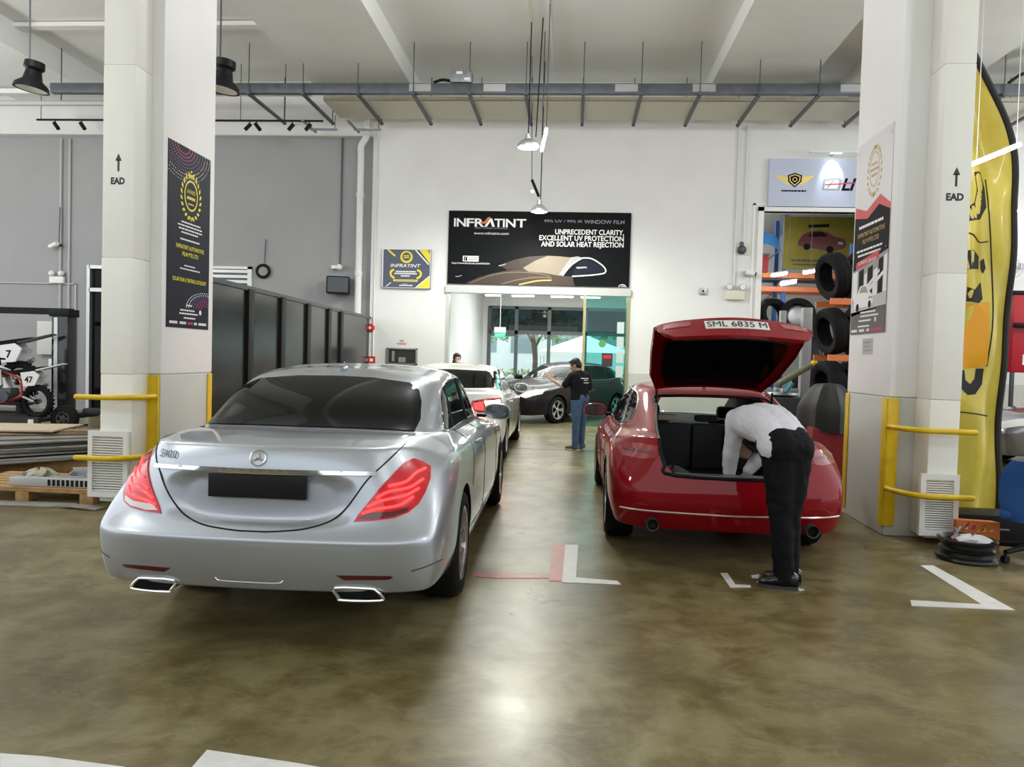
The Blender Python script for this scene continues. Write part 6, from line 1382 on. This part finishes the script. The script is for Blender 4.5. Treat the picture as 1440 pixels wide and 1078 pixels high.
t=thing('carton','small carton with orange and yellow print beside the black rim','carton',(3.58,7.02,0),radians(-10)); CT=mat('carton_orange',(.65,.17,.04),.5)
m=MB(); m.box(-.17,-.10,0,.17,.10,.25,CT,.004,Matrix.Rotation(radians(-6),4,'X')); m.build('box',t); m=MB(); rr=random.Random(5)
for k in range(26):
    x,z=rr.uniform(-.15,.13),rr.uniform(.02,.21); m.add([Matrix.Rotation(radians(-6),4,'X')@Vector(q) for q in ((x,-.1015-.0002*k,z),(x+rr.uniform(.02,.05),-.1015-.0002*k,z+.005),(x+.03,-.1015-.0002*k,z+rr.uniform(.02,.035)))],[(0,1,2)],rr.choice([YLW,WHT,mat('carton_red',(.5,.03,.03),.5),mat('carton_brown',(.2,.08,.03),.5)]))
m.build('printing',t)
t=thing('foot_box','low black block under the flag banner beside the carton','block',(3.80,7.45,0)); m=MB(); m.box(-.28,-.18,.0,.42,.2,.26,BK,.03); m.build('block',t); m=MB(); m.tube([(-.1,-.19,.13),(.2,-.19,.13)],.012,DK,6); m.build('handle',t)
# tyre rack behind the right column
RB=mat('rack_blue',(.02,.10,.35),.4); RO=mat('rack_orange',(.75,.20,.06),.4)
def tyre(name,label,loc,R,w,rot,group=None,withrim=False):
    t=thing(name,label,'tyre',loc,0,group); t.rotation_euler=rot
    m=MB(); pr=[(R*.62,-w*.42),(R*.70,-w*.5),(R*.90,-w*.5),(R*.98,-w*.38),(R,-w*.2),(R*.985,-w*.18),(R*.985,-w*.14),(R,-w*.12),(R,w*.12),(R*.985,w*.14),(R*.985,w*.18),(R,w*.2),(R*.98,w*.38),(R*.90,w*.5),(R*.70,w*.5),(R*.62,w*.42),(R*.66,0),(R*.62,-w*.42)]
    m.lathe(pr,RU,44); m.build('carcass',t)
    if withrim:
        m=MB(); m.lathe([(R*.64,-w*.3),(R*.60,-w*.1),(R*.25,w*.05),(0,w*.05)],AL,30); m.build('rim',t)
    return t
t=thing('tyre_rack','blue and orange steel tyre rack behind the right column','rack',(3.82,11.6,0))
for x in (.42,2.3):
    for y in (-.02,.62): m=MB(); m.box(x-.04,y-.03,0,x+.04,y+.03,3.45,RB); m.build('upright',t)
for z in (.95,1.74,2.56):
    for y in (-.05,.62): m=MB(); m.box(-.10,y-.02,z-.09,2.3,y+.02,z,RO); m.build('beam',t)
k=0; names=['lowest','second lowest','third','topmost']
for j,z in enumerate((.0,.95,1.74,2.56)):
    for i in range(6):
        tyre('tyre',('tyre at the left end of the %s rack shelf behind the right column'%names[j]) if i==0 else 'black tyre further along the rack behind the right column',(3.92+.30*i-(.05 if i==0 else 0),11.90,z+.355),.355,.25,(0,pi/2,0) if i else (0,radians(78),radians(12)),'tyres on the rack' if i else None)
# store room: racks, tyres, machine
SY=19.8
t=thing('storage_rack','blue and orange storage rack in the store room','rack',(5.22,SY,0))
for x in (0.0,3.4):
    for y in (0,.8): m=MB(); m.box(x-.05,y-.04,0,x+.05,y+.04,5.3,RB); m.build('upright',t)
for z in (3.52,3.86):
    for y in (-.06,.8): m=MB(); m.box(-.75,y-.02,z-.12,3.4,y+.02,z,RO); m.build('beam',t)
m=MB(); m.box(-.75,0,3.70,3.4,.8,3.72,DK); m.build('shelf',t)
m=MB()
for z0,z1 in ((3.0,3.5),(3.95,4.5)): m.tube([(-.72,.0,z0),(0,.4,z1)],.02,AL,6)
m.build('brace',t)
for i,(px,py) in enumerate(((1095,386),(1140,382),(1108,398))):
    p=onY(px,py,18.7); q=thing('tube_light',['left of three lit tube lights in front of the store rack','right of three lit tube lights in front of the store rack','lowest of three lit tube lights in front of the store rack'][i],'lamp',p); m=MB(); m.tube([(-.18,-.1,-.04),(.20,.1,.05)],.035,mat('lamp_tube',(1,1,1)),8); m.build('tube',q); m=MB(); m.tube([(-.2,-.1,0),(.22,.1,.09)],.03,TW,8); m.build('batten',q); m=MB(); m.tube([(0,0,.05),(0,0,5.5-p.z)],.008,DK,5); m.build('rod',q)  # glowing tubes stand in for glare spots of fluorescent reflections
YB=mat('banner_yellow',(.20,.17,.012),.6,noise=.2,nscale=3)
o,g=board('picture_banner','yellow banner with a red car picture above the store rack','banner',(5.15,SY-.12,5.25),(1,0,0),1.75,1.30,(0,0,175,130),YB,.02)
L=MB(); poly(L,g,[(34,62),(44,46),(62,36),(84,34),(104,38),(122,48),(146,54),(152,68),(146,78),(120,84),(100,82),(60,76),(36,72)],mat('print_darkred',(.10,.006,.008),.4)); poly(L,g,[(60,46),(70,38),(90,37),(104,44),(100,48),(64,50)],INK,2); disc(L,g,56,74,8,INK,2,16); disc(L,g,112,80,9,INK,2,16); poly(L,g,[(132,60),(144,62),(142,68),(130,66)],GRYP,2); poly(L,g,[(58,20),(108,17),(108,25),(58,27)],INK,1); bars(L,g,20,150,108,5,BRN,1,3); bars(L,g,24,120,118,4,BRN,1,4); L.build('car_picture',o)
t=thing('cover_sheet','blue plastic sheet on the left of the store rack top','sheet',(4.62,SY-.1,4.55)); m=MB(); m.grid(lambda u,v: Vector((-.42+.85*u,-.02*sin(9*u)-.05*v,.22*sin(pi*u)**.6-.30*v+.1)),12,6,mat('sheet_blue',(.03,.16,.38),.5)); m.grid(lambda u,v: Vector((-.42+.85*u,.01-.02*sin(9*u)-.05*v,.22*sin(pi*u)**.6-.30*v+.1)),12,6,MATS['sheet_blue'],True); m.build('sheet',t)
t=thing('crate','dark red crate on the left end of the store rack','crate',(4.50,SY+.3,3.88)); m=MB(); m.box(-.32,-.3,0,.34,.3,.42,mat('crate_red',(.30,.02,.025),.5),.02); m.build('box',t); m=MB(); m.box(-.34,-.32,.42,.36,.32,.47,DK,.01); m.build('rim',t)
tyre('tyre','tyre standing upright at the left side of the store opening',(4.60,18.3,2.72),.40,.26,(radians(80),0,radians(25)))
tyre('tyre','tyre with a pale rim standing high on the tyre changer',(5.14,18.2,2.72),.40,.24,(radians(85),0,radians(-15)),None,True)
t=thing('display_stand','dark stand holding the store room tyres','stand',(4.9,18.35,0))
for x in (-.7,.75): m=MB(); m.box(x-.04,-.3,0,x+.04,.3,2.24,DK); m.build('leg',t)
m=MB(); m.box(-.9,-.3,2.24,.95,.3,2.30,DK); m.build('shelf',t)
for i,(x,y,z) in enumerate(((6.06,17.97,.36),(6.06,17.97,1.10),(6.06,17.97,1.84),(5.3,17.9,.36),(5.3,17.9,1.10),(6.86,18.4,.36),(6.86,18.4,1.10),(6.86,18.4,1.84))):
    tyre('tyre','dark tyre in the stack beside the tyre changer',(x,y,z),.355,.25,(radians(90),0,radians(8*i)),'stacked tyres in the store opening')
t=thing('tyre_changer','dark tyre changer with grey posts and a yellow-tipped arm','machine',(3.60,13.6,0)); TC=mat('machine_dark',(.045,.05,.055),.45)
m=MB(); m.box(-.45,-.4,0,.45,.4,1.02,TC,.03); m.build('cabinet',t); m=MB(); m.lathe([(0,1.10),(.30,1.10),(.32,1.06),(.20,1.02)],GALV,28); m.build('turntable',t)
for a in range(4): m=MB(); m.box(.14,-.04,1.10,.31,.04,1.17,AL,.01,Matrix.Rotation(a*pi/2,4,'Z')); m.build('clamp_jaw',t)
m=MB(); m.box(.40,.2,.9,.56,.36,2.58,mat('post_grey',(.42,.43,.44),.4,.4),.01); m.build('post',t); m=MB(); m.box(.02,.22,1.55,.12,.34,2.52,MATS['post_grey'],.01); m.box(.05,.24,1.95,.5,.32,2.03,MATS['post_grey']); m.build('swing_post',t)
m=MB(); m.tube([(-.12,-.30,1.24),(.42,-.30,1.58)],.055,mat('arm_olive',(.22,.23,.14),.4,.3),10); m.build('arm',t); m=MB(); m.sphere((.46,-.31,1.61),.06,YE,12,8); m.tube([(.46,-.3,1.61),(.60,-.2,1.58),(.61,-.2,1.3)],.022,AL,8); m.build('arm_head',t); m=MB(); m.tube([(.0,-.36,1.12),(.10,-.38,1.28)],.04,mat('grip_teal',(.05,.30,.42),.4),8); m.build('grip',t)
t=thing('covered_cart','black covered cart over a dark red cabinet beside the red car','cart',(3.04,9.35,0)); m=MB(); m.box(-.26,-.3,.08,.24,.35,.86,mat('crate_red',(.3,.02,.025),.5),.02); m.build('cabinet',t)
c=MB(); c.grid(lambda u,v: Vector(((.30+.04*sin(5*2*pi*u))*cos(2*pi*u)*(.4+.6*min(1,1.6*v)) ,(.38+.04*sin(7*2*pi*u))*sin(2*pi*u)*(.4+.6*min(1,1.6*v)),1.36-.55*v**1.5)),40,10,mat('cover_black',(.02,.022,.022),.6)); c.add([(0,0,1.37)]+[((.30+.04*sin(5*2*pi*i/40))*cos(2*pi*i/40)*.4,(.38+.04*sin(7*2*pi*i/40))*sin(2*pi*i/40)*.4,1.36) for i in range(40)],[(0,1+i,1+(i+1)%40) for i in range(40)],MATS['cover_black']); c.build('cover',t)
for x in (-.2,.18):
    for y in (-.25,.3): m=MB(); m.cyl((x-.02,y,.04),(x+.02,y,.04),.04,BK,10); m.build('caster',t)
# ------------------------------------------------------------------ painted marks on the floor
PAINT=mat('marking_white',(.78,.78,.75),.5,noise=.12,nscale=14); PRED=mat('marking_red',(.55,.10,.08),.4,noise=.35,nscale=10)
def mark(label,polys,m_,z=.004):
    mb=MB()
    from mathutils.geometry import tessellate_polygon
    for pl in polys:
        P_=[onZ(a,b,0) for a,b in pl]; top=[Vector((p.x,p.y,z)) for p in P_]; n=len(P_)
        mb.add(top,[tuple(t) for t in tessellate_polygon([[Vector((p.x,p.y,0)) for p in P_]])],m_)
        mb.add(top+[Vector((p.x,p.y,.0005)) for p in P_],[(i,(i+1)%n,n+(i+1)%n,n+i) for i in range(n)],m_)
    bm=bmesh.new(); me=mb.mesh('mk',False); bm.from_mesh(me)
    for f_ in bm.faces:
        if f_.normal.z<-.5: f_.normal_flip()
    bm.to_mesh(me); bm.free()
    o=link('floor_marking',me); tag(o,label,'floor marking'); return o
mark('white painted L on the floor between the two nearest cars',[[(795,766),(813,766),(810,812),(868,817),(873,822),(790,819)]],PAINT)
mark('red painted block beside the white L on the floor',[[(778,765),(795,765),(791,817),(772,817)]],PRED,.003)
mark('thin red line on the floor right of the silver car',[[(668,805),(700,806),(772,809),(772,813),(700,813),(668,811)]],PRED,.003)
mark('small worn white corner mark on the floor behind the red car',[[(1013,806),(1023,806),(1034,822),(1055,823),(1056,826),(1027,826)]],PAINT)
mark('scattered white flakes of paint around the bending man\'s shoes',[[(1056,809),(1068,808),(1067,813),(1058,813)],[(1064,818),(1072,817),(1070,822)],[(1076,809),(1086,811),(1084,815),(1076,814)],[(1117,826),(1131,829),(1125,831)]],PAINT)
mark('white painted V on the floor in front of the right column',[[(1294,795),(1312,795),(1427,858),(1282,852),(1280,844),(1380,850)]],PAINT)
mark('white painted stripe at the bottom left corner of the floor',[[(0,1060),(60,1064),(176,1079),(176,1120),(0,1120)]],PAINT)
mark('white painted stripe at the bottom of the floor under the silver car\'s left tailpipe',[[(291,1055),(420,1074),(480,1085),(480,1120),(235,1120)]],PAINT)
